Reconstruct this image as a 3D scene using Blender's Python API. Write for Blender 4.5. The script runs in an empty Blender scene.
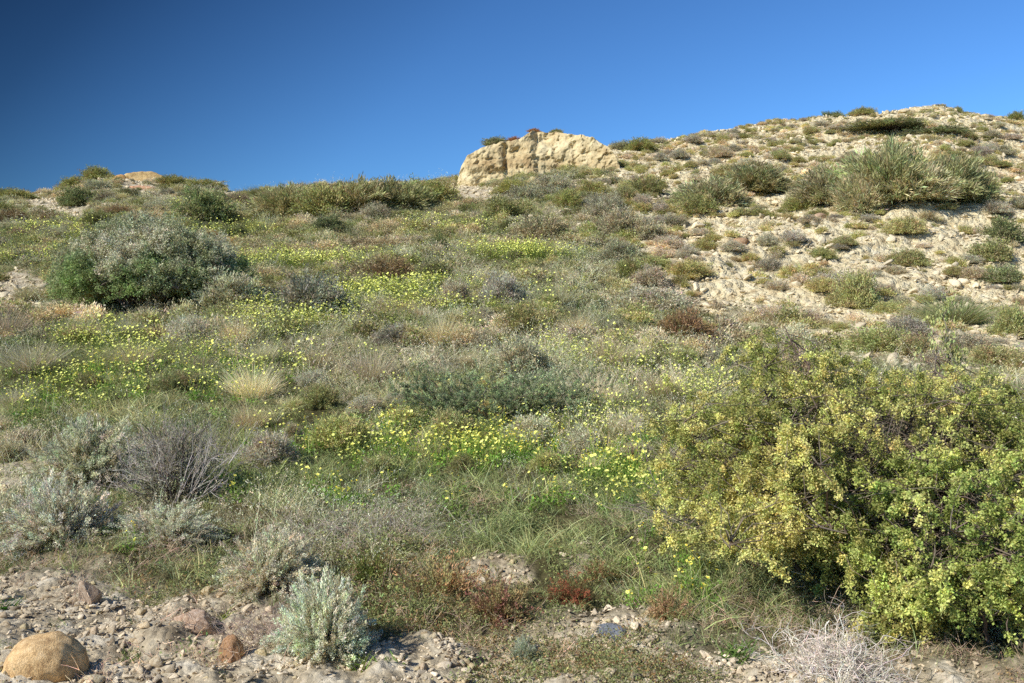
import bpy, bmesh, math, random
import numpy as np

random.seed(11)
rng = np.random.default_rng(11)
scene = bpy.context.scene
COL = scene.collection
F_PX, CX, HZ, EYE = 995.0, 512.0, 300.0, 1.6      # lens in pixels, picture centre, row of the horizon, eye height
PI = math.pi


def lin(r, g, b):
    f = lambda c: (c / 255 / 12.92) if c / 255 <= 0.04045 else ((c / 255 + 0.055) / 1.055) ** 2.4
    return np.array([f(r), f(g), f(b)])


# ------------------------------------------------------------------ noise
def _hash(ix, iy, iz, seed):
    h = (ix.astype(np.int64) * 374761393 + iy.astype(np.int64) * 668265263 + iz.astype(np.int64) * 2147483647 + seed * 974634777) & 0xFFFFFFFF
    h = ((h ^ (h >> 13)) * 1274126177) & 0xFFFFFFFF
    h = ((h ^ (h >> 16)) * 2246822519) & 0xFFFFFFFF
    return ((h ^ (h >> 15)) & 0xFFFF) / 65535.0


def vnoise(x, y, z=None, seed=0):
    x = np.asarray(x, float); y = np.asarray(y, float)
    z = np.zeros_like(x) if z is None else np.asarray(z, float)
    ix, iy, iz = np.floor(x), np.floor(y), np.floor(z)
    fx, fy, fz = x - ix, y - iy, z - iz
    fx, fy, fz = [f * f * f * (f * (f * 6 - 15) + 10) for f in (fx, fy, fz)]
    def c(a, b, d): return _hash(ix + a, iy + b, iz + d, seed)
    if np.all(iz == 0) and np.all(fz == 0):
        return ((c(0, 0, 0) * (1 - fx) + c(1, 0, 0) * fx) * (1 - fy) + (c(0, 1, 0) * (1 - fx) + c(1, 1, 0) * fx) * fy) * 2 - 1
    a = (c(0, 0, 0) * (1 - fx) + c(1, 0, 0) * fx) * (1 - fy) + (c(0, 1, 0) * (1 - fx) + c(1, 1, 0) * fx) * fy
    b = (c(0, 0, 1) * (1 - fx) + c(1, 0, 1) * fx) * (1 - fy) + (c(0, 1, 1) * (1 - fx) + c(1, 1, 1) * fx) * fy
    return (a * (1 - fz) + b * fz) * 2 - 1


def fbm(x, y, z=None, octv=4, seed=0, gain=0.5):
    s, a, k = 0.0, 1.0, 1.0
    for o in range(octv):
        s = s + a * vnoise(np.asarray(x) * k, np.asarray(y) * k, None if z is None else np.asarray(z) * k, seed + o * 17)
        a *= gain; k *= 2.03
    return s


def sstep(a, b, x):
    t = np.clip((np.asarray(x, float) - a) / (b - a), 0, 1)
    return t * t * (3 - 2 * t)


# ------------------------------------------------------------------ terrain
SKY_U = [-700, -200, 0, 30, 50, 75, 95, 130, 160, 200, 225, 243, 256, 300, 345, 400, 450, 500, 560, 600, 640, 700, 760, 830, 880, 940, 1000, 1030, 1200, 1700]
SKY_V = [200, 195, 191, 191, 190, 184, 176, 175, 180, 184, 189, 195, 193, 190, 188, 186, 182, 172, 155, 150, 142, 132, 124, 114, 111, 106, 113, 118, 130, 150]
NEAR_Y = [4.2, 5, 6, 7, 9, 12, 16, 20]
NEAR = {-512: [679, 620, 565, 525, 465, 402, 337, 300],
        0: [679, 620, 563, 523, 463, 400, 335, 297],
        250: [679, 620, 561, 515, 452, 394, 336, 297],
        560: [679, 619, 557, 508, 445, 392, 338, 300],
        700: [679, 619, 557, 508, 447, 396, 350, 318],
        1024: [679, 619, 557, 508, 447, 396, 350, 322],
        1500: [679, 619, 557, 508, 447, 396, 352, 325]}
TG = np.linspace(-1.3, 1.3, 521)
LYG = np.linspace(math.log(3.4), math.log(140), 480)


def _build_table():
    Yg = np.exp(LYG)
    us = sorted(NEAR)
    Z = np.zeros((len(TG), len(LYG)))
    for i, t in enumerate(TG):
        u = CX + F_PX * t
        near = [np.interp(u, us, [NEAR[k][j] for k in us]) for j in range(len(NEAR_Y))]
        sky = np.interp(u, SKY_U, SKY_V)
        yr = np.interp(u, [0, 130, 300, 520, 700, 1024], [54, 56, 46, 50, 58, 58])
        V = np.empty_like(Yg)
        n = Yg <= 20
        V[n] = np.interp(1 / Yg[n], [1 / y for y in NEAR_Y[::-1]] , near[::-1])
        V[Yg < 4.2] = HZ + F_PX * EYE / Yg[Yg < 4.2]
        m = (Yg > 20) & (Yg <= yr)
        w = (1 / 20 - 1 / Yg[m]) / (1 / 20 - 1 / yr)
        V[m] = near[-1] + (sky - near[-1]) * w ** 0.97
        z = EYE + Yg * (HZ - V) / F_PX
        zr = EYE + yr * (HZ - sky) / F_PX
        b = Yg > yr
        d = Yg[b] - yr
        z[b] = zr + np.where(d < 6, 0.10 * d - 0.03 * d * d, 0.6 - 1.08 - 0.26 * (d - 6))
        Z[i] = np.maximum(z, -0.5)
    def smooth(a, s, ax):
        r = int(3 * s); k = np.exp(-0.5 * (np.arange(-r, r + 1) / s) ** 2); k /= k.sum()
        p = np.pad(a, [(r, r) if q == ax else (0, 0) for q in (0, 1)], mode='edge')
        return np.apply_along_axis(lambda v: np.convolve(v, k, 'valid'), ax, p)
    return smooth(smooth(Z, 1.2, 0), 4.0, 1)


ZT = _build_table()


def base_z(x, y):
    x = np.asarray(x, float); y = np.asarray(y, float)
    t = np.clip(x / np.maximum(y, 3.4), TG[0], TG[-1] - 1e-6)
    ly = np.clip(np.log(np.maximum(y, 3.4)), LYG[0], LYG[-1] - 1e-6)
    a = (t - TG[0]) / (TG[1] - TG[0]); b = (ly - LYG[0]) / (LYG[1] - LYG[0])
    i = np.clip(a.astype(int), 0, len(TG) - 2); j = np.clip(b.astype(int), 0, len(LYG) - 2)
    fa, fb = a - i, b - j
    return (ZT[i, j] * (1 - fa) + ZT[i + 1, j] * fa) * (1 - fb) + (ZT[i, j + 1] * (1 - fa) + ZT[i + 1, j + 1] * fa) * fb


def proj(x, y, z):
    y = np.maximum(y, 0.5)
    return CX + F_PX * x / y, HZ - F_PX * (z - EYE) / y


HILL_U = [560, 600, 622, 640, 700, 760, 820, 900, 1024, 1200]
HILL_V = [120, 175, 215, 270, 300, 318, 338, 352, 372, 385]


def masks(x, y):
    """how stony the hillside is, how bare the near ground is (0..1) at a point of the ground"""
    z = base_z(x, y)
    u, v = proj(x, y, z)
    n = fbm(x * 0.35, y * 0.35, octv=3, seed=5)
    n2 = fbm(x * 1.6, y * 1.6, octv=3, seed=9)
    lim = np.interp(u, HILL_U, HILL_V)
    hill = sstep(18, -22, v - lim + n * 22 + n2 * 8) * (u > 560) * (y > 12)
    fore = np.interp(u, [-200, 0, 100, 230, 330, 420, 540, 620, 720, 800, 1024, 1300], [552, 556, 566, 588, 628, 640, 628, 620, 640, 652, 668, 668])
    bare = sstep(-16, 16, v - fore + n * 10 + n2 * 12)
    for (a, b, ru, rv, s) in ((14, 292, 46, 18, 1), (497, 570, 36, 15, .9), (55, 208, 34, 9, 1), (30, 198, 26, 8, .8), (75, 216, 22, 6, 1), (5, 470, 30, 28, .8),
                              (230, 196, 10, 5, 1), (120, 178, 45, 6, .8), (268, 205, 18, 8, 1), (590, 560, 30, 18, .5), (560, 218, 55, 14, .5), (470, 193, 34, 9, .95), (608, 640, 34, 14, 1), (140, 186, 34, 9, .9), (170, 197, 30, 5, .6), (610, 190, 50, 20, .7)):
        bare = np.maximum(bare, s * sstep(1.25, 0.7, np.hypot((u - a) / ru, (v - b) / rv) + n2 * 0.2))
    return hill, bare, u, v


def gz(x, y):
    x = np.asarray(x, float); y = np.asarray(y, float)
    z = base_z(x, y)
    z = z + 0.030 * fbm(x * 4.2, y * 4.2, octv=4, seed=12, gain=.6) * sstep(10, 6, y)
    far = sstep(9, 26, y)
    hill = sstep(0.06, 0.2, x / np.maximum(y, 3.4)) * sstep(14, 24, y)
    z = z + 0.035 * fbm(x * 1.3, y * 1.3, octv=3, seed=2) * (1 - 0.3 * far)
    z = z + far * 0.16 * fbm(x * 0.22, y * 0.22, octv=3, seed=3)
    rid = np.abs(vnoise(x * 0.30, y * 0.55, seed=21)) 
    z = z + hill * (0.22 * fbm(x * 0.45, y * 0.8, octv=4, seed=4) - 0.12 * sstep(.25, 0, rid))
    return z


def at(u, v, ymin=3.5, ymax=75):
    """the first point of the ground seen along a line of sight"""
    t = (u - CX) / F_PX
    Y = np.exp(np.linspace(math.log(ymin), math.log(ymax), 900))
    V = HZ - F_PX * (gz(t * Y, Y) - EYE) / Y
    k = np.argmax(V <= v)
    if V[k] > v: k = int(np.argmin(V))
    y = Y[k]
    return t * y, y, float(gz(np.array([t * y]), np.array([y]))[0])


# ------------------------------------------------------------------ mesh helpers
def mesh_np(name, V, faces, col=None, mats=(), smooth=False):
    """V (n,3); faces = list of int arrays (m,k); col (n,3) linear colour per vertex"""
    me = bpy.data.meshes.new(name)
    V = np.asarray(V, np.float32)
    faces = [np.asarray(f, np.int32) for f in faces if len(f)]
    loops = np.concatenate([f.ravel() for f in faces])
    tot = np.concatenate([np.full(len(f), f.shape[1], np.int32) for f in faces])
    st = np.concatenate([[0], np.cumsum(tot)[:-1]]).astype(np.int32)
    me.vertices.add(len(V)); me.vertices.foreach_set('co', V.ravel())
    me.loops.add(len(loops)); me.loops.foreach_set('vertex_index', loops)
    me.polygons.add(len(tot)); me.polygons.foreach_set('loop_start', st)
    if smooth: me.polygons.foreach_set('use_smooth', np.ones(len(tot), bool))
    if col is not None:
        a = me.color_attributes.new('col', 'FLOAT_COLOR', 'POINT')
        a.data.foreach_set('color', np.concatenate([np.asarray(col, np.float32), np.ones((len(V), 1), np.float32)], 1).ravel())
    for m in mats: me.materials.append(m)
    me.update(calc_edges=True)
    return me


def unit(a): return a / np.maximum(np.linalg.norm(a, axis=-1, keepdims=True), 1e-9)


class Geo:
    def __init__(s): s.V, s.F, s.C, s.n = [], {}, [], 0
    def add(s, V, F, C):
        V = np.asarray(V, float).reshape(-1, 3); F = np.asarray(F, int)
        s.V.append(V); s.F.setdefault(F.shape[1], []).append(F + s.n)
        s.C.append(np.broadcast_to(np.asarray(C, float), V.shape)); s.n += len(V)
    def leaves(s, P, D, L, W, C, r, bend=0.0, flat=None):
        """diamond leaves: base P (n,3), direction D, length L, width W, colour C"""
        n = len(P); D = unit(D)
        S = unit(np.cross(D, r.normal(size=(n, 3)) if flat is None else flat))
        L = np.broadcast_to(L, n)[:, None]; W = np.broadcast_to(W, n)[:, None]
        N = np.cross(S, D)
        V = np.stack([P, P + D * L * .5 + S * W * .5 + N * L * bend, P + D * L, P + D * L * .5 - S * W * .5 + N * L * bend], 1)
        Fi = np.arange(n)[:, None] * 4 + np.array([0, 1, 2, 3])
        s.add(V, Fi, np.repeat(np.broadcast_to(C, (n, 3)), 4, 0))
    def tubes(s, P, Rr, C, k=3):
        """P (n,K,3) paths, Rr (n,K) radii"""
        n, K, _ = P.shape
        T = unit(np.gradient(P, axis=1))
        A = unit(np.cross(T, np.array([0.31, 0.17, 0.93]))); B = np.cross(T, A)
        an = np.arange(k) * 2 * PI / k
        V = P[:, :, None] + Rr[:, :, None, None] * (np.cos(an)[:, None] * A[:, :, None] + np.sin(an)[:, None] * B[:, :, None])
        idx = np.arange(n * K * k).reshape(n, K, k)
        a, b = idx[:, :-1], idx[:, 1:]
        Fq = np.stack([a, np.roll(a, -1, 2), np.roll(b, -1, 2), b], -1).reshape(-1, 4)
        Cc = np.broadcast_to(np.asarray(C, float), (n, 3)) if np.ndim(C) < 3 else C
        s.add(V, Fq, np.repeat(Cc, K * k, 0))
    def blades(s, P, D, L, W, C, r, droop=0.3, K=4):
        """curved tapering strips"""
        n = len(P); D = unit(D)
        L = np.broadcast_to(L, n); W = np.broadcast_to(W, n); droop = np.broadcast_to(droop, n)
        S = unit(np.cross(D, r.normal(size=(n, 3))))
        h = unit(D * np.array([1, 1, 0]) + r.normal(size=(n, 3)) * np.array([.3, .3, 0]))
        q = np.linspace(0, 1, K)
        path = P[:, None] + D[:, None] * (L[:, None] * q)[:, :, None] + (h + np.array([0, 0, -0.5]))[:, None] * (droop[:, None] * L[:, None] * q ** 2)[:, :, None]
        w = (W[:, None] * np.array([(1 - qq) ** 0.6 if qq < 1 else 0.12 for qq in q]) * .5)[:, :, None]
        V = np.stack([path - S[:, None] * w, path + S[:, None] * w], 2)
        idx = np.arange(n * K * 2).reshape(n, K, 2)
        Fq = np.stack([idx[:, :-1, 0], idx[:, :-1, 1], idx[:, 1:, 1], idx[:, 1:, 0]], -1).reshape(-1, 4)
        s.add(V, Fq, np.repeat(np.broadcast_to(C, (n, 3)), K * 2, 0))
        return path[:, -1]
    def mesh(s, name, mat, smooth=False):
        return mesh_np(name, np.concatenate(s.V), [np.concatenate(f) for f in s.F.values()], np.concatenate(s.C), (mat,), smooth)


def jitcol(base, n, r, v=0.22, h=0.10):
    """n colours scattered about a linear base colour"""
    return np.asarray(base) * (1 + r.normal(size=(n, 1)) * v).clip(.35, 2.0) * (1 + r.normal(size=(n, 3)) * h).clip(.5, 1.6)


# ------------------------------------------------------------------ materials
def new_mat(name):
    m = bpy.data.materials.new(name); m.use_nodes = True
    nt = m.node_tree; nt.nodes.clear()
    return m, nt, nt.nodes.new, nt.links.new


def leaf_material(name, trans=0.3, instanced=False, spec=0.0, gain=1.0):
    m, nt, N, L = new_mat(name)
    out = N('ShaderNodeOutputMaterial')
    at_ = N('ShaderNodeAttribute'); at_.attribute_name = 'col'
    oi = N('ShaderNodeObjectInfo')
    mul = N('ShaderNodeMix'); mul.data_type = 'RGBA'; mul.blend_type = 'MULTIPLY'; mul.inputs[0].default_value = 1
    L(at_.outputs['Color'], mul.inputs[6])
    if instanced:
        ti = N('ShaderNodeAttribute'); ti.attribute_type = 'INSTANCER'; ti.attribute_name = 'tint'
        L(ti.outputs['Color'], mul.inputs[7])
    else:
        L(oi.outputs['Color'], mul.inputs[7])
    mr = N('ShaderNodeMapRange'); mr.inputs[3].default_value = 0.84 * gain; mr.inputs[4].default_value = 1.18 * gain
    L(oi.outputs['Random'], mr.inputs[0])
    m2 = N('ShaderNodeVectorMath'); m2.operation = 'SCALE'
    L(mul.outputs[2], m2.inputs[0]); L(mr.outputs[0], m2.inputs['Scale'])
    d = N('ShaderNodeBsdfDiffuse'); t = N('ShaderNodeBsdfTranslucent'); mx = N('ShaderNodeMixShader'); mx.inputs[0].default_value = trans
    L(m2.outputs[0], d.inputs[0]); L(m2.outputs[0], t.inputs[0]); L(d.outputs[0], mx.inputs[1]); L(t.outputs[0], mx.inputs[2])
    last = mx
    if spec:
        g = N('ShaderNodeBsdfGlossy'); g.inputs['Roughness'].default_value = 0.45; g.inputs[0].default_value = (1, 1, 1, 1)
        m3 = N('ShaderNodeMixShader'); m3.inputs[0].default_value = spec
        L(mx.outputs[0], m3.inputs[1]); L(g.outputs[0], m3.inputs[2]); last = m3
    L(last.outputs[0], out.inputs[0])
    return m


M_LEAF = leaf_material('foliage', 0.28, gain=2.25)
M_WOOD = leaf_material('bark', 0.0, gain=1.35)
M_PETAL = leaf_material('petal', 0.35, gain=1.4)
I_GRASS = leaf_material('grass_blades', 0.28, True, gain=2.25)
I_PETAL = leaf_material('small_petals', 0.35, True, gain=1.5)


def rock_material(name, c1, c2, c3, scale=6.0, instanced=False, coord='Object', spots=0.0):
    m, nt, N, L = new_mat(name)
    out = N('ShaderNodeOutputMaterial'); p = N('ShaderNodeBsdfPrincipled'); p.inputs['Roughness'].default_value = 0.95
    p.inputs['Specular IOR Level'].default_value = 0.15
    tc = N('ShaderNodeTexCoord'); geo = N('ShaderNodeNewGeometry')
    src = geo.outputs['Position'] if coord == 'World' else tc.outputs['Object']
    n1 = N('ShaderNodeTexNoise'); n1.inputs['Scale'].default_value = scale; n1.inputs['Detail'].default_value = 8; n1.inputs['Roughness'].default_value = 0.65
    n2 = N('ShaderNodeTexNoise'); n2.inputs['Scale'].default_value = scale * 5; n2.inputs['Detail'].default_value = 6; n2.inputs['Roughness'].default_value = 0.7
    L(src, n1.inputs['Vector']); L(src, n2.inputs['Vector'])
    r1 = N('ShaderNodeValToRGB'); e = r1.color_ramp.elements
    e[0].position = 0.34; e[0].color = (*c3, 1); e[1].position = 0.66; e[1].color = (*c1, 1)
    x = e.new(0.5); x.color = (*c2, 1)
    L(n1.outputs['Fac'], r1.inputs[0])
    mr = N('ShaderNodeMapRange'); mr.inputs[1].default_value = .3; mr.inputs[2].default_value = .7; mr.inputs[3].default_value = .72; mr.inputs[4].default_value = 1.18
    L(n2.outputs['Fac'], mr.inputs[0])
    sc = N('ShaderNodeVectorMath'); sc.operation = 'SCALE'; L(r1.outputs[0], sc.inputs[0]); L(mr.outputs[0], sc.inputs['Scale'])
    mul = N('ShaderNodeMix'); mul.data_type = 'RGBA'; mul.blend_type = 'MULTIPLY'; mul.inputs[0].default_value = 1
    L(sc.outputs[0], mul.inputs[6])
    if instanced:
        ti = N('ShaderNodeAttribute'); ti.attribute_type = 'INSTANCER'; ti.attribute_name = 'tint'; L(ti.outputs['Color'], mul.inputs[7])
    else:
        oi = N('ShaderNodeObjectInfo'); L(oi.outputs['Color'], mul.inputs[7])
    col = mul.outputs[2]
    if spots:
        vo = N('ShaderNodeTexVoronoi'); vo.inputs['Scale'].default_value = scale * 9; L(src, vo.inputs['Vector'])
        n3 = N('ShaderNodeTexNoise'); n3.inputs['Scale'].default_value = scale * 1.4; L(src, n3.inputs['Vector'])
        a = N('ShaderNodeMath'); a.operation = 'MULTIPLY_ADD'; a.inputs[1].default_value = -0.55; L(n3.outputs['Fac'], a.inputs[0]); a.inputs[2].default_value = 0.52
        lt = N('ShaderNodeMath'); lt.operation = 'LESS_THAN'; L(vo.outputs['Distance'], lt.inputs[0]); L(a.outputs[0], lt.inputs[1])
        f = N('ShaderNodeMath'); f.operation = 'MULTIPLY'; f.inputs[1].default_value = spots; L(lt.outputs[0], f.inputs[0])
        mk = N('ShaderNodeMix'); mk.data_type = 'RGBA'; L(f.outputs[0], mk.inputs[0]); L(col, mk.inputs[6]); mk.inputs[7].default_value = (.06, .045, .03, 1)
        col = mk.outputs[2]
    L(col, p.inputs['Base Color'])
    bp = N('ShaderNodeBump'); bp.inputs['Strength'].default_value = 0.55; bp.inputs['Distance'].default_value = 0.03
    L(n2.outputs['Fac'], bp.inputs['Height']); L(bp.outputs[0], p.inputs['Normal'])
    L(p.outputs[0], out.inputs[0])
    return m


CREAM, TAN, BROWN = lin(230, 218, 186), lin(212, 192, 152), lin(168, 144, 106)
M_ROCK = rock_material('limestone', CREAM, TAN, BROWN, 7)
M_OCHRE = rock_material('ochre_sandstone', lin(204, 176, 130), lin(188, 158, 110), lin(150, 120, 82), 5, spots=0.7)
M_SLATE = rock_material('grey_slate', lin(136, 142, 146), lin(118, 124, 130), lin(96, 98, 100), 12)
M_REDROCK = rock_material('reddish_stone', lin(196, 174, 150), lin(178, 150, 122), lin(140, 112, 90), 9)
M_CLIFF = rock_material('outcrop_rock', lin(230, 212, 168), lin(212, 190, 142), lin(172, 144, 100), 0.9, coord='World')
I_STONE = rock_material('gravel_stone', lin(240, 231, 206), lin(228, 212, 178), lin(196, 174, 138), 14, True)


def ground_material():
    m, nt, N, L = new_mat('hillside_soil')
    out = N('ShaderNodeOutputMaterial'); p = N('ShaderNodeBsdfPrincipled'); p.inputs['Roughness'].default_value = 1; p.inputs['Specular IOR Level'].default_value = 0.05
    geo = N('ShaderNodeNewGeometry')
    def noise(s, d=8, r=.6):
        n = N('ShaderNodeTexNoise'); n.inputs['Scale'].default_value = s; n.inputs['Detail'].default_value = d; n.inputs['Roughness'].default_value = r
        L(geo.outputs['Position'], n.inputs['Vector']); return n.outputs['Fac']
    def ramp(f, *st):
        r = N('ShaderNodeValToRGB'); e = r.color_ramp.elements
        while len(e) < len(st): e.new(.5)
        for k, (pos, c) in enumerate(st): e[k].position = pos; e[k].color = (*c, 1)
        L(f, r.inputs[0]); return r.outputs[0]
    def mix(f, a, b, bt='MIX'):
        x = N('ShaderNodeMix'); x.data_type = 'RGBA'; x.blend_type = bt
        if isinstance(f, float): x.inputs[0].default_value = f
        else: L(f, x.inputs[0])
        L(a, x.inputs[6]); L(b, x.inputs[7]); return x.outputs[2]
    nb, nm, nf = noise(.5), noise(4), noise(28, 10, .7)
    meadow = ramp(nm, (.3, lin(62, 58, 36)), (.5, lin(92, 86, 56)), (.72, lin(128, 118, 84)))
    hill = ramp(nm, (.3, lin(206, 182, 138)), (.5, lin(238, 220, 174)), (.7, lin(247, 234, 198)))
    near = ramp(nm, (.3, lin(152, 134, 106)), (.5, lin(210, 193, 160)), (.68, lin(236, 223, 196)))
    fine = ramp(nf, (.3, (.66,) * 3), (.7, (1.15,) * 3))
    ah = N('ShaderNodeAttribute'); ah.attribute_name = 'hill'
    ab = N('ShaderNodeAttribute'); ab.attribute_name = 'bare'
    c = mix(ah.outputs['Fac'], mix(ab.outputs['Fac'], meadow, near), hill)
    c = mix(1.0, c, fine, 'MULTIPLY')
    L(c, p.inputs['Base Color'])
    vo = N('ShaderNodeTexVoronoi'); vo.inputs['Scale'].default_value = 22; L(geo.outputs['Position'], vo.inputs['Vector'])
    ad = N('ShaderNodeMath'); ad.operation = 'SUBTRACT'; L(nf, ad.inputs[0]); L(vo.outputs['Distance'], ad.inputs[1])
    bp = N('ShaderNodeBump'); bp.inputs['Strength'].default_value = .8; bp.inputs['Distance'].default_value = .03
    L(ad.outputs[0], bp.inputs['Height'])
    v2 = N('ShaderNodeTexVoronoi'); v2.inputs['Scale'].default_value = 5.5; L(geo.outputs['Position'], v2.inputs['Vector'])
    h2 = N('ShaderNodeMath'); h2.operation = 'MULTIPLY_ADD'; L(v2.outputs['Distance'], h2.inputs[0]); h2.inputs[1].default_value = -1.0; L(nm, h2.inputs[2])
    s2 = N('ShaderNodeMath'); s2.operation = 'MULTIPLY'; L(ah.outputs['Fac'], s2.inputs[0]); s2.inputs[1].default_value = .7
    b2 = N('ShaderNodeBump'); b2.inputs['Distance'].default_value = .16; L(s2.outputs[0], b2.inputs['Strength']); L(h2.outputs[0], b2.inputs['Height'])
    L(bp.outputs[0], b2.inputs['Normal']); L(b2.outputs[0], p.inputs['Normal']); L(p.outputs[0], out.inputs[0])
    return m


# ------------------------------------------------------------------ scene objects: helpers
def link(o): COL.objects.link(o); return o


def tag(o, label=None, cat=None, group=None, kind=None):
    if label: o['label'] = label
    if cat: o['category'] = cat
    if group: o['group'] = group
    if kind: o['kind'] = kind
    return o


def obj(name, me, parent=None):
    o = bpy.data.objects.new(name, me); link(o)
    if parent: o.parent = parent
    return o


def paint(o, c):
    for q in [o] + list(o.children_recursive): q.color = (c[0], c[1], c[2], 1)


def copy_tree(o, parent=None):
    c = o.copy(); link(c); c.parent = parent
    for ch in o.children: copy_tree(ch, c)
    return c


# ------------------------------------------------------------------ ground sheet
def build_ground():
    ys = np.concatenate([np.linspace(-40, 2, 40), np.exp(np.linspace(math.log(2.6), math.log(75), 620)), np.exp(np.linspace(math.log(80), math.log(4000), 60))])
    s = np.linspace(-1, 1, 561)
    half = np.where(ys < 8, 8, ys) * 0.72
    half = np.where(ys > 75, ys * np.interp(ys, [75, 300], [.72, 3]), half); half[ys < 2.5] = 8 + (2.5 - ys[ys < 2.5]) * 1.2
    X = s[None] * half[:, None]; Y = np.broadcast_to(ys[:, None], X.shape)
    Z = gz(X, Y)
    hill, bare, u, v = masks(X, Y)
    near = sstep(12, 5, Y)
    Z = Z + 0.014 * np.abs(fbm(X * 7, Y * 7, octv=3, seed=31)) * near * (.4 + bare) + 0.06 * hill * fbm(X * 3.0, Y * 3.0, octv=4, seed=33)
    Z = np.where(Y > 140, np.minimum(Z, -0.5), Z)
    V = np.stack([X, Y, Z], -1).reshape(-1, 3)
    a = np.arange(X.size).reshape(X.shape)
    Fq = np.stack([a[:-1, :-1], a[:-1, 1:], a[1:, 1:], a[1:, :-1]], -1).reshape(-1, 4)
    me = mesh_np('ground', V, [Fq], None, (ground_material(),), True)
    for nm, arr in (('hill', hill), ('bare', bare)):
        q = me.attributes.new(nm, 'FLOAT', 'POINT'); q.data.foreach_set('value', arr.ravel().astype(np.float32))
    tag(obj('ground', me), 'rising hillside of pale stony soil under the shrubs and grass', None, None, 'structure')


build_ground()


# ------------------------------------------------------------------ rocks
def ico(sub):
    bm = bmesh.new(); bmesh.ops.create_icosphere(bm, subdivisions=sub, radius=1)
    V = np.array([v.co[:] for v in bm.verts]); Fc = np.array([[v.index for v in f.verts] for f in bm.faces]); bm.free()
    return V, Fc


ICO = {k: ico(k) for k in (1, 2, 3, 4)}


def rock_mesh(seed, sub=3, cuts=7, rough=.12, squash=(1, .8, .6), mat=None, depth=(.62, .95), smooth=False):
    r = np.random.default_rng(seed)
    V, Fc = ICO[sub]; V = V.copy()
    for _ in range(cuts):
        n = unit(r.normal(size=3)); d = r.uniform(*depth)
        k = np.maximum(V @ n - d, 0); V -= k[:, None] * n
    q = r.uniform(0, 50)
    V *= (1 + rough * fbm(V[:, 0] * 1.7 + q, V[:, 1] * 1.7, V[:, 2] * 1.7, 4, seed))[:, None]
    V = V * np.array(squash)
    V[:, 2] += 0.35 * squash[2]
    return mesh_np('rock', V, [Fc], None, (mat or M_ROCK,), smooth)


ROCKS = [rock_mesh(100 + i, 3, 12, .14, (1, .8, .62), None, (.4, .85)) for i in range(12)]
GRAVEL_MESH = [rock_mesh(140 + i, 2, 12, .16, (1, .8, .6), I_STONE, (.35, .8)) for i in range(8)]


def place_rock(u, v, w, h, label, me=None, tint=(1, 1, 1), name='stone', rz=None, group=None, cat='stone', sink=.12, xyz=None):
    x, y, z = xyz or at(u, v)
    k = y / F_PX
    o = obj(name, me or random.choice(ROCKS))
    sx = w * k / 2
    o.scale = (sx, sx * random.uniform(.8, 1.05), h * k / (2 * .62) * 1.08)
    o.location = (x, y + sx * .5, z - h * k * sink)
    o.rotation_euler = (random.uniform(-.1, .1), random.uniform(-.1, .1), random.uniform(-.5, .5) if rz is None else rz)
    o.color = (*tint, 1)
    return tag(o, label, cat, group)


# ------------------------------------------------------------------ shrubs
def arcs(P0, P1, r, K=5, rise=.5, wob=.08):
    n = len(P0); q = np.linspace(0, 1, K)[None, :, None]
    L = np.linalg.norm(P1 - P0, axis=1)[:, None]
    M = P0 * .5 + P1 * .5 + np.array([0, 0, 1.0]) * L * rise * .5 + r.normal(size=(n, 3)) * L * wob
    out = (1 - q) ** 2 * P0[:, None] + 2 * q * (1 - q) * M[:, None] + q ** 2 * P1[:, None]
    out[:, 1:-1] += r.normal(size=(n, K - 2, 3)) * (L * wob * .35)[:, None]
    return out


def dome_points(n, r, R, H, lob, seed, inner=.72, low=-.04):
    az = r.uniform(0, 2 * PI, n); se = r.uniform(low, 1, n) ** 1.0; ce = np.sqrt(1 - np.clip(se, 0, 1) ** 2)
    d = np.stack([np.cos(az) * ce, np.sin(az) * ce, se], 1)
    k = 1 + lob * fbm(d[:, 0] * 1.8 + seed, d[:, 1] * 1.8, d[:, 2] * 1.8, 3, seed)
    rad = k * r.uniform(inner, 1.03, n)
    return d, d * rad[:, None] * np.array([R, R, H])


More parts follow.
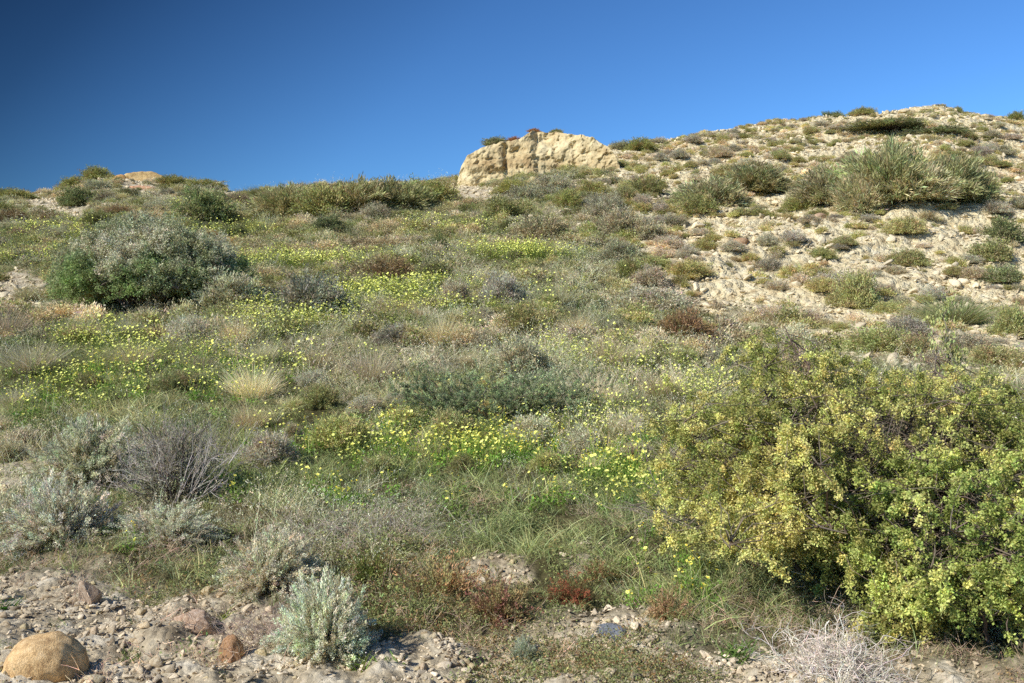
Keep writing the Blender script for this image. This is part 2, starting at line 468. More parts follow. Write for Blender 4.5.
def dome_shrub(name, seed, R=.5, H=.5, twigs=260, per=26, L=.03, W=.012, col=(.2, .2, .12), vcol=.22, lob=.22, wood=(.16, .13, .10), jit=.03, s0=.45, up=.35,
               tan=.6, twr=.0035, inner=.6, dead=0.0, leafmat=None, deadcol=(.25, .2, .14), rise=.35, ball=1.0):
    """a rounded shrub: woody stems fanning from the base, small leaves along their outer length"""
    r = np.random.default_rng(seed)
    d, E = dome_points(twigs, r, R, H, lob, seed, inner)
    B = E * np.array([.22, .22, 0]) + r.normal(size=E.shape) * np.array([.06, .06, 0]) * R
    P = arcs(B, E, r, 6, rise)
    rad = twr * np.linspace(1.5, .45, 6)[None] * r.uniform(.7, 1.4, (twigs, 1))
    w = Geo(); w.tubes(P, rad, jitcol(wood, twigs, r, .25, .06))
    g = Geo()
    s = r.uniform(s0, 1.0, (twigs, per)) ** .8 * 5
    i = np.clip(s.astype(int), 0, 4); f = (s - i)[..., None]
    rows = np.arange(twigs)[:, None]
    Q = P[rows, i] * (1 - f) + P[rows, i + 1] * f
    T = unit(P[rows, i + 1] - P[rows, i])
    n = twigs * per
    Q = Q.reshape(-1, 3) + r.normal(size=(n, 3)) * jit
    Q[:, 2] = np.maximum(Q[:, 2], .0)
    out = unit(Q * np.array([1, 1, .8]) + 1e-6)
    D = T.reshape(-1, 3) * tan + out * .35 + np.array([0, 0, up]) + r.normal(size=(n, 3)) * .55
    C = np.repeat(jitcol(col, twigs, r, vcol * .7, .05), per, 0) * jitcol((1, 1, 1), n, r, vcol, .06)
    if dead:
        k = np.repeat(r.uniform(size=twigs) < dead, per); C[k] = jitcol(deadcol, int(k.sum()), r, .2, .05)
    g.leaves(Q, D, L * r.uniform(.6, 1.4, n), W * r.uniform(.7, 1.3, n), C, r, bend=.08)
    return g.mesh(name + '_foliage', leafmat or M_LEAF), w.mesh(name + '_stems', M_WOOD)


def reed_shrub(name, seed, R=.6, H=1.0, n=1500, col=(.2, .22, .1), W=.008, vcol=.25, spread=.5, droop=.25, dry=.25, drycol=None, mat=None, base=.45):
    """a fine upright bush of thin switch-like stems"""
    r = np.random.default_rng(seed)
    a = r.uniform(0, 2 * PI, n); q = np.sqrt(r.uniform(0, 1, n))
    lump = 1 + .35 * fbm(np.cos(a) * q * 2 + seed, np.sin(a) * q * 2, octv=3, seed=seed)
    P = np.stack([np.cos(a) * q * R * base, np.sin(a) * q * R * base, np.zeros(n)], 1)
    D = np.stack([np.cos(a) * q * spread, np.sin(a) * q * spread, np.ones(n)], 1) + r.normal(size=(n, 3)) * .26
    Lh = H * r.uniform(.45, 1.02, n) * lump * (1 - .35 * q ** 2)
    C = jitcol(col, n, r, vcol, .07)
    k = r.uniform(size=n) < dry; C[k] = jitcol(drycol if drycol is not None else (.3, .26, .17), int(k.sum()), r, .2, .05)
    g = Geo(); g.blades(P, D, Lh, W * r.uniform(.6, 1.3, n), C, r, droop * r.uniform(.2, 1.6, n), K=5)
    return g.mesh(name + '_foliage', mat or M_LEAF)


def branch_tree(r, P0, D0, L0, depth, kids, spread, shrink, gravity=0.0, K=5, wob=.12, out=None, lev=0):
    """recursive branches: list of (path (K,3), level)"""
    if out is None: out = []
    D = D0 / np.linalg.norm(D0); p = P0.copy(); path = [p.copy()]
    for _ in range(K - 1):
        D = D + r.normal(size=3) * wob + np.array([0, 0, gravity]); D /= np.linalg.norm(D)
        p = p + D * L0 / (K - 1); path.append(p.copy())
    path = np.array(path); out.append((path, lev))
    if depth > 0:
        for _ in range(r.integers(kids[0], kids[1] + 1)):
            k = r.integers(1, K); q = path[k]
            d2 = (path[k] - path[k - 1]); d2 = d2 / np.linalg.norm(d2) + r.normal(size=3) * spread
            branch_tree(r, q, d2, L0 * shrink * r.uniform(.7, 1.25), depth - 1, kids, spread, shrink, gravity, K, wob, out, lev + 1)
    return out


def twig_mesh(name, seed, n0, L0, depth, kids, spread, shrink, rad, col, wob=.12, gravity=0., tilt=.8, vcol=.2, zmin=.004, base=.05):
    r = np.random.default_rng(seed); allp = []
    for _ in range(n0):
        a = r.uniform(0, 2 * PI); q = r.uniform(.1, 1) * tilt
        branch_tree(r, np.array([math.cos(a) * base * q, math.sin(a) * base * q, 0]), np.array([math.cos(a) * q, math.sin(a) * q, 1.0 - .4 * q]), L0 * r.uniform(.7, 1.15), depth, kids, spread, shrink, gravity, 5, wob, allp)
    P = np.array([p for p, _ in allp]); lv = np.array([l for _, l in allp])
    P[:, :, 2] = np.maximum(P[:, :, 2], zmin)
    R = rad * (0.62 ** lv)[:, None] * np.linspace(1, .6, 5)[None]
    g = Geo(); g.tubes(P, R, jitcol(col, len(P), r, vcol, .05))
    return g.mesh(name, M_WOOD), P, lv


SIL = lin(162, 158, 138)      # silvery sage
GRY = lin(142, 138, 114)
OLV = lin(128, 128, 82)
GRN = lin(110, 111, 78)
DKG = lin(78, 96, 52)
BRN = lin(124, 112, 84)
PROTO = {}


def proto(kind, i, maker):
    PROTO.setdefault(kind, []).append(maker(i))


for i in range(5):
    proto('grey', i, lambda i: dome_shrub('grey_shrub', 200 + i, .5, .5, 420, 30, .040, .013, GRY, lob=.3, jit=.03, dead=.18, deadcol=lin(140, 126, 100), inner=.55))
    proto('olive', i, lambda i: dome_shrub('olive_shrub', 220 + i, .5, .5, 420, 30, .042, .015, OLV, lob=.3, jit=.03, dead=.12, deadcol=lin(140, 122, 88), inner=.55))
    proto('reed', i, lambda i: (reed_shrub('broom', 240 + i, .5, 1.0, 2300, lin(112, 116, 76), .0085, drycol=lin(136, 126, 98), dry=.3), None))
for i in range(3):
    proto('green', i, lambda i: dome_shrub('green_shrub', 260 + i, .5, .5, 380, 30, .044, .02, GRN, lob=.35, jit=.03, dead=.05, inner=.55))
    proto('brown', i, lambda i: dome_shrub('brown_shrub', 280 + i, .5, .5, 420, 26, .04, .012, BRN, lob=.3, jit=.03, dead=.3, deadcol=lin(130, 112, 92), inner=.5))
    proto('dry', i, lambda i: (reed_shrub('dry_clump', 300 + i, .5, .62, 1100, lin(160, 150, 122), .006, dry=.35, drycol=lin(136, 132, 92), spread=.75), None))
for i in range(4):
    proto('switch', i, lambda i: dome_shrub('switch_broom', 350 + i, .5, .5, 620, 26, .085, .011, lin(134, 132, 98), lob=.32, jit=.02, s0=.35, tan=1.5, up=.55, dead=.2, deadcol=lin(140, 128, 98), inner=.55, rise=.5, wood=lin(120, 116, 84)))
for i in range(3):
    proto('sage', i, lambda i: dome_shrub('sage', 320 + i, .52, .50, 500, 120, .022, .0064, SIL, lob=.3, jit=.009, s0=.3, tan=.9, up=.35, twr=.0028, inner=.6, dead=.08, deadcol=lin(140, 128, 104), wood=lin(128, 118, 100), rise=.32))

NSHRUB = 0


def shrub(kind, u, v, w, h, label, tint=(1, 1, 1), name='shrub', group=None, cat='shrub', idx=None, xyz=None, rz=None, sink=.03, push=None):
    """v: row of the shrub's foot; w, h its size in the photo"""
    global NSHRUB
    NSHRUB += 1
    fol, stem = PROTO[kind][idx if idx is not None else random.randrange(len(PROTO[kind]))]
    x, y, z = xyz or at(u, v)
    k = y / F_PX
    wm, hm = w * k, h * k
    root = bpy.data.objects.new(name, None); link(root); root.empty_display_size = .2
    dp = wm * .42 if push is None else push
    yy = y + dp; xx = x + dp * (u - CX) / F_PX
    root.location = (xx, yy, float(gz(np.array([xx]), np.array([yy]))[0]) - hm * sink)
    h0 = {'reed': 1.0, 'dry': .62, 'sage': .58}.get(kind, .52)
    w0 = {'reed': 1.25, 'dry': 1.2}.get(kind, 1.04)
    hm2 = hm * (yy / y)
    root.scale = (wm / w0, wm / w0 * random.uniform(.85, 1.05), hm2 / h0)
    root.rotation_euler = (0, 0, random.uniform(0, 6.28) if rz is None else rz)
    f = obj('foliage', fol, root); f.color = (*tint, 1)
    if stem: s = obj('stem', stem, root); s.color = (1, 1, 1, 1)
    return tag(root, label, cat, group)


# ------------------------------------------------------------------ the large plants, each with a mesh of its own
def big_bush(name, seed, R, H, mains, secs, clus, per, col, yel, L=.017, W=.012, hang=.6, dead=.06, ry=.85, lob=.26, zc=.48, cs=1.0, low=None, wr=1.0, selo=-.8):
    r = np.random.default_rng(seed)
    def shell(n, lo, hi):
        az = r.uniform(0, 2 * PI, n); se = r.uniform(selo, 1, n); ce = np.where(se > 0, np.sqrt(1 - se ** 2), np.sqrt(1 - np.abs(se) ** 4))
        d = np.stack([np.cos(az) * ce, np.sin(az) * ce, se], 1)
        k = 1 + lob * fbm(d[:, 0] * 2.2 + seed, d[:, 1] * 2.2, d[:, 2] * 2.2, 3, seed)
        return d * (k * r.uniform(lo, hi, n))[:, None] * np.array([R, R * ry, H * np.where(1, 1 - zc, 0)]) + np.array([0, 0, H * zc])
    E = shell(mains, .55, .95); E[:, 2] = np.maximum(E[:, 2], .08)
    B = E * np.array([.25, .25, 0]) + r.normal(size=E.shape) * np.array([.07, .07, 0])
    P = arcs(B, E, r, 8, .45, .10)
    w = Geo(); w.tubes(P, .008 * wr * np.linspace(1.3, .35, 8)[None] * r.uniform(.6, 1.3, (mains, 1)), jitcol(lin(112, 98, 82), mains, r, .2, .05), 5)
    # side branches towards the shell
    n2 = mains * secs
    q = r.uniform(.35, 1, n2) * 6.99; i = q.astype(int); f = (q - i)[:, None]; rows = np.repeat(np.arange(mains), secs)
    S0 = P[rows, i] * (1 - f) + P[rows, np.minimum(i + 1, 7)] * f
    S1 = shell(n2, .72, 1.06)
    dv = S1 - S0; ln = np.linalg.norm(dv, axis=1, keepdims=True)
    S1 = S0 + dv * np.minimum(1, (.42 * R) / ln) + r.normal(size=S0.shape) * .04
    S1[:, 2] = np.maximum(S1[:, 2], .04)
    P2 = arcs(S0, S1, r, 6, .25, .14)
    w.tubes(P2, .0030 * wr * np.linspace(1.2, .4, 6)[None] * np.ones((n2, 1)), jitcol(lin(116, 104, 88), n2, r, .25, .05))
    # hanging clusters of small leaves on the outer side branches
    live = r.uniform(size=n2) > dead
    rows = np.repeat(np.arange(n2)[live], clus); n3 = len(rows)
    q = r.uniform(.25, 1, n3) * 4.99; i = q.astype(int); f = (q - i)[:, None]
    C0 = P2[rows, i] * (1 - f) + P2[rows, i + 1] * f
    rad = np.linalg.norm((C0 - np.array([0, 0, H * zc])) / np.array([R, R * ry, H * (1 - zc)]), axis=1)
    keep = rad > r.uniform(.48, .82, n3); C0 = C0[keep]; n3 = len(C0)
    out = unit(C0 - np.array([0, 0, H * zc * .7]))
    ax = unit(out * .5 + np.array([0, 0, -hang]) + r.normal(size=C0.shape) * .5)
    ln = r.uniform(.03, .085, n3) * cs
    tone = sstep(-.5, .6, fbm(C0[:, 0] * 3 / cs, C0[:, 1] * 3 / cs, C0[:, 2] * 3 / cs, 2, seed + 3) + r.normal(size=n3) * .25)[:, None]
    cc = (np.asarray(col) * (1 - tone) + np.asarray(yel) * tone) * jitcol((1, 1, 1), n3, r, .12, .04)
    if low is not None:
        q = (sstep(.62, .25, C0[:, 2] / H + .25 * vnoise(C0[:, 0] * 2.5, C0[:, 1] * 2.5, C0[:, 2] * 2.5, 5)) * .85)[:, None]; cc = cc * (1 - q) + np.asarray(low) * jitcol((1, 1, 1), n3, r, .15, .05) * q
    k = np.repeat(np.arange(n3), per); n = len(k); s = r.uniform(0, 1, n)
    Q = C0[k] + ax[k] * (ln[k] * s)[:, None] + r.normal(size=(n, 3)) * .010 * cs
    Q[:, 2] = np.maximum(Q[:, 2], .01)
    D = ax[k] * .3 + out[k] * .4 + r.normal(size=(n, 3)) * .8
    g = Geo(); g.leaves(Q, D, L * r.uniform(.6, 1.4, n), W * r.uniform(.7, 1.35, n), cc[k] * jitcol((1, 1, 1), n, r, .18, .05), r, bend=.12)
    return g.mesh(name + '_foliage', M_LEAF), w.mesh(name + '_branches', M_WOOD)


def plant(name, u, v, push, parts, label, cat='shrub', scale=1.0, rz=0., group=None, tints=None):
    x, y, z = at(u, v)
    y2 = y + push; x2 = x * y2 / y
    root = bpy.data.objects.new(name, None); link(root)
    root.location = (x2, y2, float(gz(np.array([x2]), np.array([y2]))[0]) - .01)
    root.scale = (scale,) * 3 if np.isscalar(scale) else scale
    root.rotation_euler = (0, 0, rz)
    for i, (pn, me) in enumerate(parts):
        o = obj(pn, me, root)
        if tints: o.color = (*tints[i], 1)
    return tag(root, label, cat, group)


f_, b_ = big_bush('yellow_green_bush', 401, 1.36, 1.27, 90, 26, 9, 60, lin(118, 120, 64), lin(176, 170, 104), L=.0132, W=.0088, cs=1.05, hang=.8, lob=.30, selo=-.95, ry=.95, zc=.45)
t_, _, _ = twig_mesh('bare_twigs', 402, 44, .66, 3, (2, 4), .45, .6, .0042, lin(150, 138, 122), wob=.09, base=.7, tilt=1.0)
plant('flowering_bush', 858, 664, 1.22, [('foliage', f_), ('branches', b_), ('bare_twigs', t_)], 'big yellow-green bush with hanging seed clusters and grey twigs, the largest plant in the scene')
f_, b_ = big_bush('leafy_green_bush', 411, .92, .95, 60, 24, 9, 46, lin(108, 116, 60), lin(158, 160, 92), L=.0155, W=.0095, hang=.5, cs=.85)
plant('leafy_bush', 988, 696, .80, [('foliage', f_), ('branches', b_)], 'fresh green leafy bush growing in front of the big yellow-green bush')
f_, b_ = big_bush('low_bush', 415, .30, .26, 16, 10, 8, 30, lin(116, 118, 62), lin(164, 158, 92), L=.015, W=.010)
plant('low_bush', 908, 660, .25, [('foliage', f_), ('branches', b_)], 'small low yellow-green bush beside the pale tangle of dead twigs')
f_, b_ = big_bush('sprig', 421, .20, .62, 7, 8, 8, 18, lin(130, 134, 88), lin(150, 150, 96), L=.014, W=.008, dead=.25, lob=.4)
x, y, z = at(838, 622)
o = plant('upright_shrub', 936, 560, .55, [('foliage', f_), ('branches', b_)], 'thin upright shrub with pale stems rising above the top of the big bush', scale=(1.3, 1.3, 2.5))

# dead tangle in front of the bush
m_, P_, lv_ = twig_mesh('dead_twigs', 431, 110, .17, 3, (2, 3), .9, .74, .0036, lin(204, 192, 174), wob=.36, gravity=-.03, tilt=1.2, base=.13)
plant('dead_shrub', 832, 690, .22, [('twigs', m_)], 'bleached tangle of dead curly twigs at the foot of the big bush', scale=(.98, .85, .98))

# grey leafless shrub with long pale branches
m1, _, _ = twig_mesh('grey_twigs', 441, 60, .34, 3, (2, 4), .5, .62, .0034, lin(158, 148, 136), wob=.16, tilt=.9, base=.30)
r = np.random.default_rng(442); lst = []
for k in range(8):
    branch_tree(r, np.array([.06 + .05 * (k % 5), -.26, 0.01]), np.array([.6 + .1 * (k % 4), -.1 - .2 * r.uniform(), r.uniform(.2, .75)]), r.uniform(.3, .5), 2, (2, 4), .4, .5, 0, 5, .13, lst)
g = Geo(); P = np.array([p for p, _ in lst]); lv = np.array([l for _, l in lst]); P[:, :, 2] = np.maximum(P[:, :, 2], .005)
g.tubes(P, .005 * (.62 ** lv)[:, None] * np.linspace(1, .5, 5)[None], jitcol(lin(200, 190, 176), len(P), r, .12, .03)); m2 = g.mesh('pale_branches', M_WOOD)
fd, sd = dome_shrub('half_dead', 443, .42, .62, 260, 30, .020, .006, lin(132, 132, 104), lob=.35, jit=.02, s0=.4, dead=.3, deadcol=lin(150, 138, 116), inner=.5, rise=.6)
plant('bare_shrub', 178, 512, .34, [('twigs', m1), ('pale_branches', m2), ('foliage', fd), ('stem', sd)], 'mostly bare grey shrub with long whitish branches spreading to one side', scale=(.80, .8, 1.22))

# prostrate dark green shrub in the meadow
def prostrate(name, seed):
    r = np.random.default_rng(seed); lst = []
    for k in range(70):
        a = r.uniform(0, 2 * PI)
        branch_tree(r, np.array([math.cos(a) * r.uniform(0, .75), math.sin(a) * r.uniform(0, .35), 0.02]), np.array([math.cos(a), math.sin(a) * .6, r.uniform(.5, 1.3)]), r.uniform(.3, .5), 2, (3, 5), .55, .6, -.04, 5, .14, lst)
    P = np.array([p for p, _ in lst]); lv = np.array([l for _, l in lst]); P[:, :, 2] = np.maximum(P[:, :, 2], .01)
    w = Geo(); w.tubes(P, .0055 * (.62 ** lv)[:, None] * np.linspace(1, .6, 5)[None], jitcol(lin(126, 112, 96), len(P), r, .2, .05))
    tw = P[lv >= 1]; n = len(tw); per = 46
    q = r.uniform(.2, 1, (n, per)) * 3.99; i = q.astype(int); f = (q - i)[..., None]; rows = np.arange(n)[:, None]
    Q = (tw[rows, i] * (1 - f) + tw[rows, i + 1] * f).reshape(-1, 3); T = np.repeat(unit(tw[:, -1] - tw[:, 0]), per, 0)
    m = len(Q); Q = Q + r.normal(size=Q.shape) * .008
    Cc = np.repeat(jitcol(lin(102, 110, 78), n, r, .36, .06), per, 0)
    g = Geo(); g.leaves(Q, T * .5 + np.array([0, 0, .5]) + r.normal(size=Q.shape) * .5, .026 * r.uniform(.6, 1.3, m), .007 * r.uniform(.7, 1.3, m), Cc * jitcol((1, 1, 1), m, r, .18, .05), r)
    return g.mesh(name + '_foliage', M_LEAF), w.mesh(name + '_branches', M_WOOD)


f_, b_ = prostrate('prostrate_shrub', 451)
plant('creeping_shrub', 492, 428, .5, [('foliage', f_), ('branches', b_)], 'low wide dark green creeping shrub in the middle of the meadow', scale=(1.02, 1.0, .92))

# the grey-green dome on the left
fd, sd = big_bush('mound_shrub', 461, 1.98, 1.74, 120, 28, 9, 30, lin(122, 123, 92), lin(156, 152, 128), L=.046, W=.019, hang=-.2, dead=.02, lob=.15, zc=.2, cs=2.8, low=lin(100, 116, 64), wr=2.2, selo=-.15)
plant('mound_shrub', 150, 322, 1.55, [('foliage', fd), ('branches', sd)], 'large dome-shaped grey-green shrub standing alone on the left of the meadow', scale=(1.0, .95, 1.0))
shrub('grey', 232, 314, 84, 44, 'spreading grey shrub growing against the side of the large dome-shaped shrub', (1.02, 1.05, .98), 'spreading_shrub', idx=1)

# foreground silvery shrubs
for (u, v, w, h, i, lab, tint) in (
    (62, 558, 146, 84, 0, 'wide silver-grey shrub at the lower left, largest of the silvery ones', (1, 1, 1)),
    (88, 496, 128, 78, 1, 'grey-green silvery shrub behind the wide silver-grey shrub at the left edge', (.93, .95, .86)),
    (166, 552, 112, 50, 2, 'small silver shrub at the foot of the bare grey shrub', (.98, 1.0, .95)),
    (270, 606, 120, 72, 1, 'feathery grey shrub with brownish stems, left of the bluish silver shrub', (1.0, .98, .92)),
    (326, 670, 140, 90, 0, 'bluish silver shrub with upright plumes above the stony strip', (1.06, 1.12, 1.08)),
    (372, 428, 0, 0, 2, '', (1, 1, 1)),
    (525, 665, 40, 26, 2, 'tiny dark grey-green shrublet on the pale stony strip near the bottom edge', (.7, .78, .72)),
):
    if w: shrub('sage', u, v, w, h, lab, tint, 'silver_shrub', None, 'shrub', i)

# dead grey tangle and herb bushes in front
m_, _, _ = twig_mesh('dry_twigs', 471, 70, .22, 3, (2, 4), .8, .7, .003, lin(164, 152, 134), wob=.22, gravity=-.02, tilt=1.3, base=.34)
plant('dry_shrub', 386, 552, .3, [('twigs', m_)], 'flat grey tangle of dry twigs lying between meadow and the silver shrubs', scale=(1.25, .8, .75))
m_, _, _ = twig_mesh('dry_twigs', 472, 40, .18, 3, (2, 4), .8, .7, .003, lin(170, 150, 132), wob=.22, tilt=1.3, base=.2)
plant('dry_shrub', 268, 648, .1, [('twigs', m_)], 'brownish dead twigs on the stones beside the bluish silver shrub', scale=(.8, .7, .6))


def herb_bush(name, seed, R, H, n, col, red, redfrac):
    r = np.random.default_rng(seed)
    f, s = dome_shrub(name, seed, R, H, n, 40, .034, .012, col, lob=.4, jit=.014, s0=.2, dead=redfrac, deadcol=red, inner=.35, twr=.0018, wood=lin(128, 92, 70), tan=.8, up=.4, rise=.5)
    return f, s


for (u, v, w, h, sd_, col, red, fr, lab) in (
    (440, 606, 110, 62, 481, lin(122, 114, 76), lin(142, 112, 80), .4, 'brownish green herb bush right of the bluish silver shrub'),
    (496, 636, 92, 58, 482, lin(120, 106, 72), lin(118, 84, 70), .3, 'herb bush with red stems at the edge of the pale stony strip'),
    (570, 610, 70, 34, 483, lin(110, 100, 64), lin(140, 84, 62), .4, 'low brown herb bush behind the flat grey stone'),
    (600, 590, 60, 26, 484, lin(104, 104, 62), lin(146, 116, 84), .4, 'low olive herb bush in the bare brown patch behind the reddish herbs'),
    (668, 626, 66, 40, 485, lin(112, 104, 66), lin(150, 122, 92), .5, 'thin brown herb bush left of the foot of the big yellow-green bush'),
    (372, 590, 70, 46, 486, lin(92, 98, 50), lin(120, 104, 70), .2, 'dark green herb clump just behind the bluish silver shrub'),
):
    f_, s_ = herb_bush('herb', sd_, .5, .5, 170, col, red, fr)
    k = at(u, v)[1] / F_PX
    plant('herb_bush', u, v, w * k * .4, [('foliage', f_), ('stem', s_)], lab, 'herb', scale=(w * k / 1.04, w * k / 1.1, h * k / .52))

# small leafy plants with broad blades
def leafy(seed, n, L, W, col):
    r = np.random.default_rng(seed); g = Geo()
    a = r.uniform(0, 2 * PI, n); D = np.stack([np.cos(a), np.sin(a), r.uniform(.7, 2.2, n)], 1)
    g.blades(r.normal(size=(n, 3)) * np.array([.03, .03, 0]), D, L * r.uniform(.5, 1.1, n), W, jitcol(np.asarray(col) * np.array([.6, .5, .6]), n, r, .18, .06), r, .3)
    return g.mesh('green_blades', M_LEAF)


for (u, v, n, L, lab, col) in (
    (4, 612, 34, .11, 'small bright green leafy plant at the left edge above the ochre boulder', lin(76, 128, 40)),
    (362, 672, 22, .11, 'light green grassy sprout at the foot of the bluish silver shrub', lin(120, 148, 64)),
    (58, 566, 20, .09, 'yellow-green sprout below the wide silver-grey shrub', lin(128, 142, 60)),
    (222, 622, 20, .09, 'small green sprout between the pinkish stone and the feathery grey shrub', lin(116, 138, 60)),
    (738, 660, 60, .13, 'green clump of broad grass left of the bleached dead twigs', lin(92, 124, 58)),
    (126, 666, 44, .10, 'dark green grass clump between the boulder and the stones', lin(96, 112, 56)),
    (388, 668, 24, .08, 'green rosette right of the bluish silver shrub, at the edge of its shadow', lin(100, 136, 60)),
):
    me = leafy(500 + u, n, L, .009, col); o = plant('leafy_plant', u, v, .02, [('leaves', me)], lab, 'plant')

# ------------------------------------------------------------------ the rock outcrop on the ridge
def outcrop():
    su = np.array([449, 455, 457, 461, 467, 474, 482, 492, 503, 512, 520, 527, 533, 540, 551, 556, 562, 570, 575, 580, 586, 592, 598, 604, 609, 615])
    sv = np.array([197, 188, 178, 165, 157, 151, 147, 145, 143, 141.5, 139, 135, 130, 131, 132, 131, 132.5, 135, 136, 137.5, 139, 142, 147, 151, 156, 170])
    Yf = 43.0
    n, m = 330, 150
    U = np.interp(np.linspace(0, 1, n), np.linspace(0, 1, len(su)), su)
    T = np.interp(U, su, sv)
    x = (U - CX) / F_PX * (Yf + 1.2)
    top = EYE + (Yf + 1.2) * (HZ - T) / F_PX
    foot = gz(x, np.full(n, Yf + 0.6)) - .9
    yb = Yf + 1.0 - .55 * np.exp(-((U - 520) / 75) ** 2) - .03 * np.maximum(U - 555, 0) + .6 * sstep(470, 452, U)
    q = np.linspace(0, 1, m)[None]
    h = np.maximum(top - foot, .3)[:, None]
    rise = np.where(q < .62, (q / .62) ** .95, 1.0)
    zz = foot[:, None] + h * np.where(q < .62, rise, 1 - ((q - .62) / .38) ** 2 * 1.05)
    yy = yb[:, None] + np.where(q < .62, .55 * h * (q / .62) ** 1.6 * .5, .275 * h + (q - .62) / .38 * 4.5)
    X = np.broadcast_to(x[:, None], zz.shape).copy()
    # bulges, ledges and cracks, pushed out of the face
    a = fbm(X * .7, zz * .9, yy * .7, 5, 61); ridg = 1 - np.abs(fbm(X * .9 + 7, zz * .7, yy * .9, 4, 62)); pit = sstep(.15, .6, fbm(X * 2.2, zz * 2.6, yy * 2.2, 3, 66))
    led = np.abs(vnoise(X * .5 + 3, zz * 3.2 + .5 * X, seed=63))
    push = .22 * a + .16 * (ridg - .6) + .08 * led + .05 * fbm(X * 4, zz * 4, yy * 4, 5, 64, .6) - .10 * pit
    gully = np.exp(-((U - 506) / 2.6) ** 2)[:, None] * .14 + np.exp(-((U - 537) / 3.0) ** 2)[:, None] * .10 + np.exp(-((U - 574) / 3.5) ** 2)[:, None] * .10
    wgt = sstep(0, .06, q) * sstep(1, .8, q)
    yy = yy - (push - gully) * wgt * np.where(q < .7, 1, .3)
    zz = zz + (.06 * fbm(X * 2.4, yy * 2.4, octv=4, seed=65) - .25 * gully * sstep(.3, .6, q)) * sstep(.35, .62, q)
    idx = np.arange(n * m).reshape(n, m)
    Fq = np.stack([idx[:-1, :-1], idx[1:, :-1], idx[1:, 1:], idx[:-1, 1:]], -1).reshape(-1, 4)
    return mesh_np('rock_outcrop', np.stack([X, yy, zz], -1).reshape(-1, 3), [Fq], None, (M_CLIFF,), False)


tag(obj('rock_outcrop', outcrop()), 'big pale ochre rock outcrop standing on the ridge against the sky', 'rock outcrop')
# plants on the crown of the outcrop
def on_rock(u, top_v, y, kind, w, h, label, tint):
    x = (u - CX) / F_PX * y; z = EYE + y * (HZ - top_v) / F_PX
    fol, stem = PROTO[kind][0]; k = y / F_PX
    root = bpy.data.objects.new('rock_shrub', None); link(root); root.location = (x, y, z)
    root.scale = (w * k / 1.04, w * k / 1.04, h * k / .52)
    f = obj('foliage', fol, root); f.color = (*tint, 1)
    if stem: obj('stem', stem, root)
    tag(root, label, 'shrub')


on_rock(496, 145.5, 45.2, 'green', 30, 8, 'dark green cushion shrub on the left shoulder of the rock outcrop', (1, 1, 1))
on_rock(514, 143, 45.4, 'brown', 20, 7, 'rusty brown cushion shrub on top of the rock outcrop, beside the green one', (1.3, .85, .6))
on_rock(534, 132, 45.6, 'brown', 16, 4, 'little rust-brown tuft on the highest knob of the rock outcrop', (1.2, .85, .6))
on_rock(556, 134.5, 45.8, 'olive', 18, 6, 'olive tuft on the flat top of the rock outcrop', (.9, .9, .8))

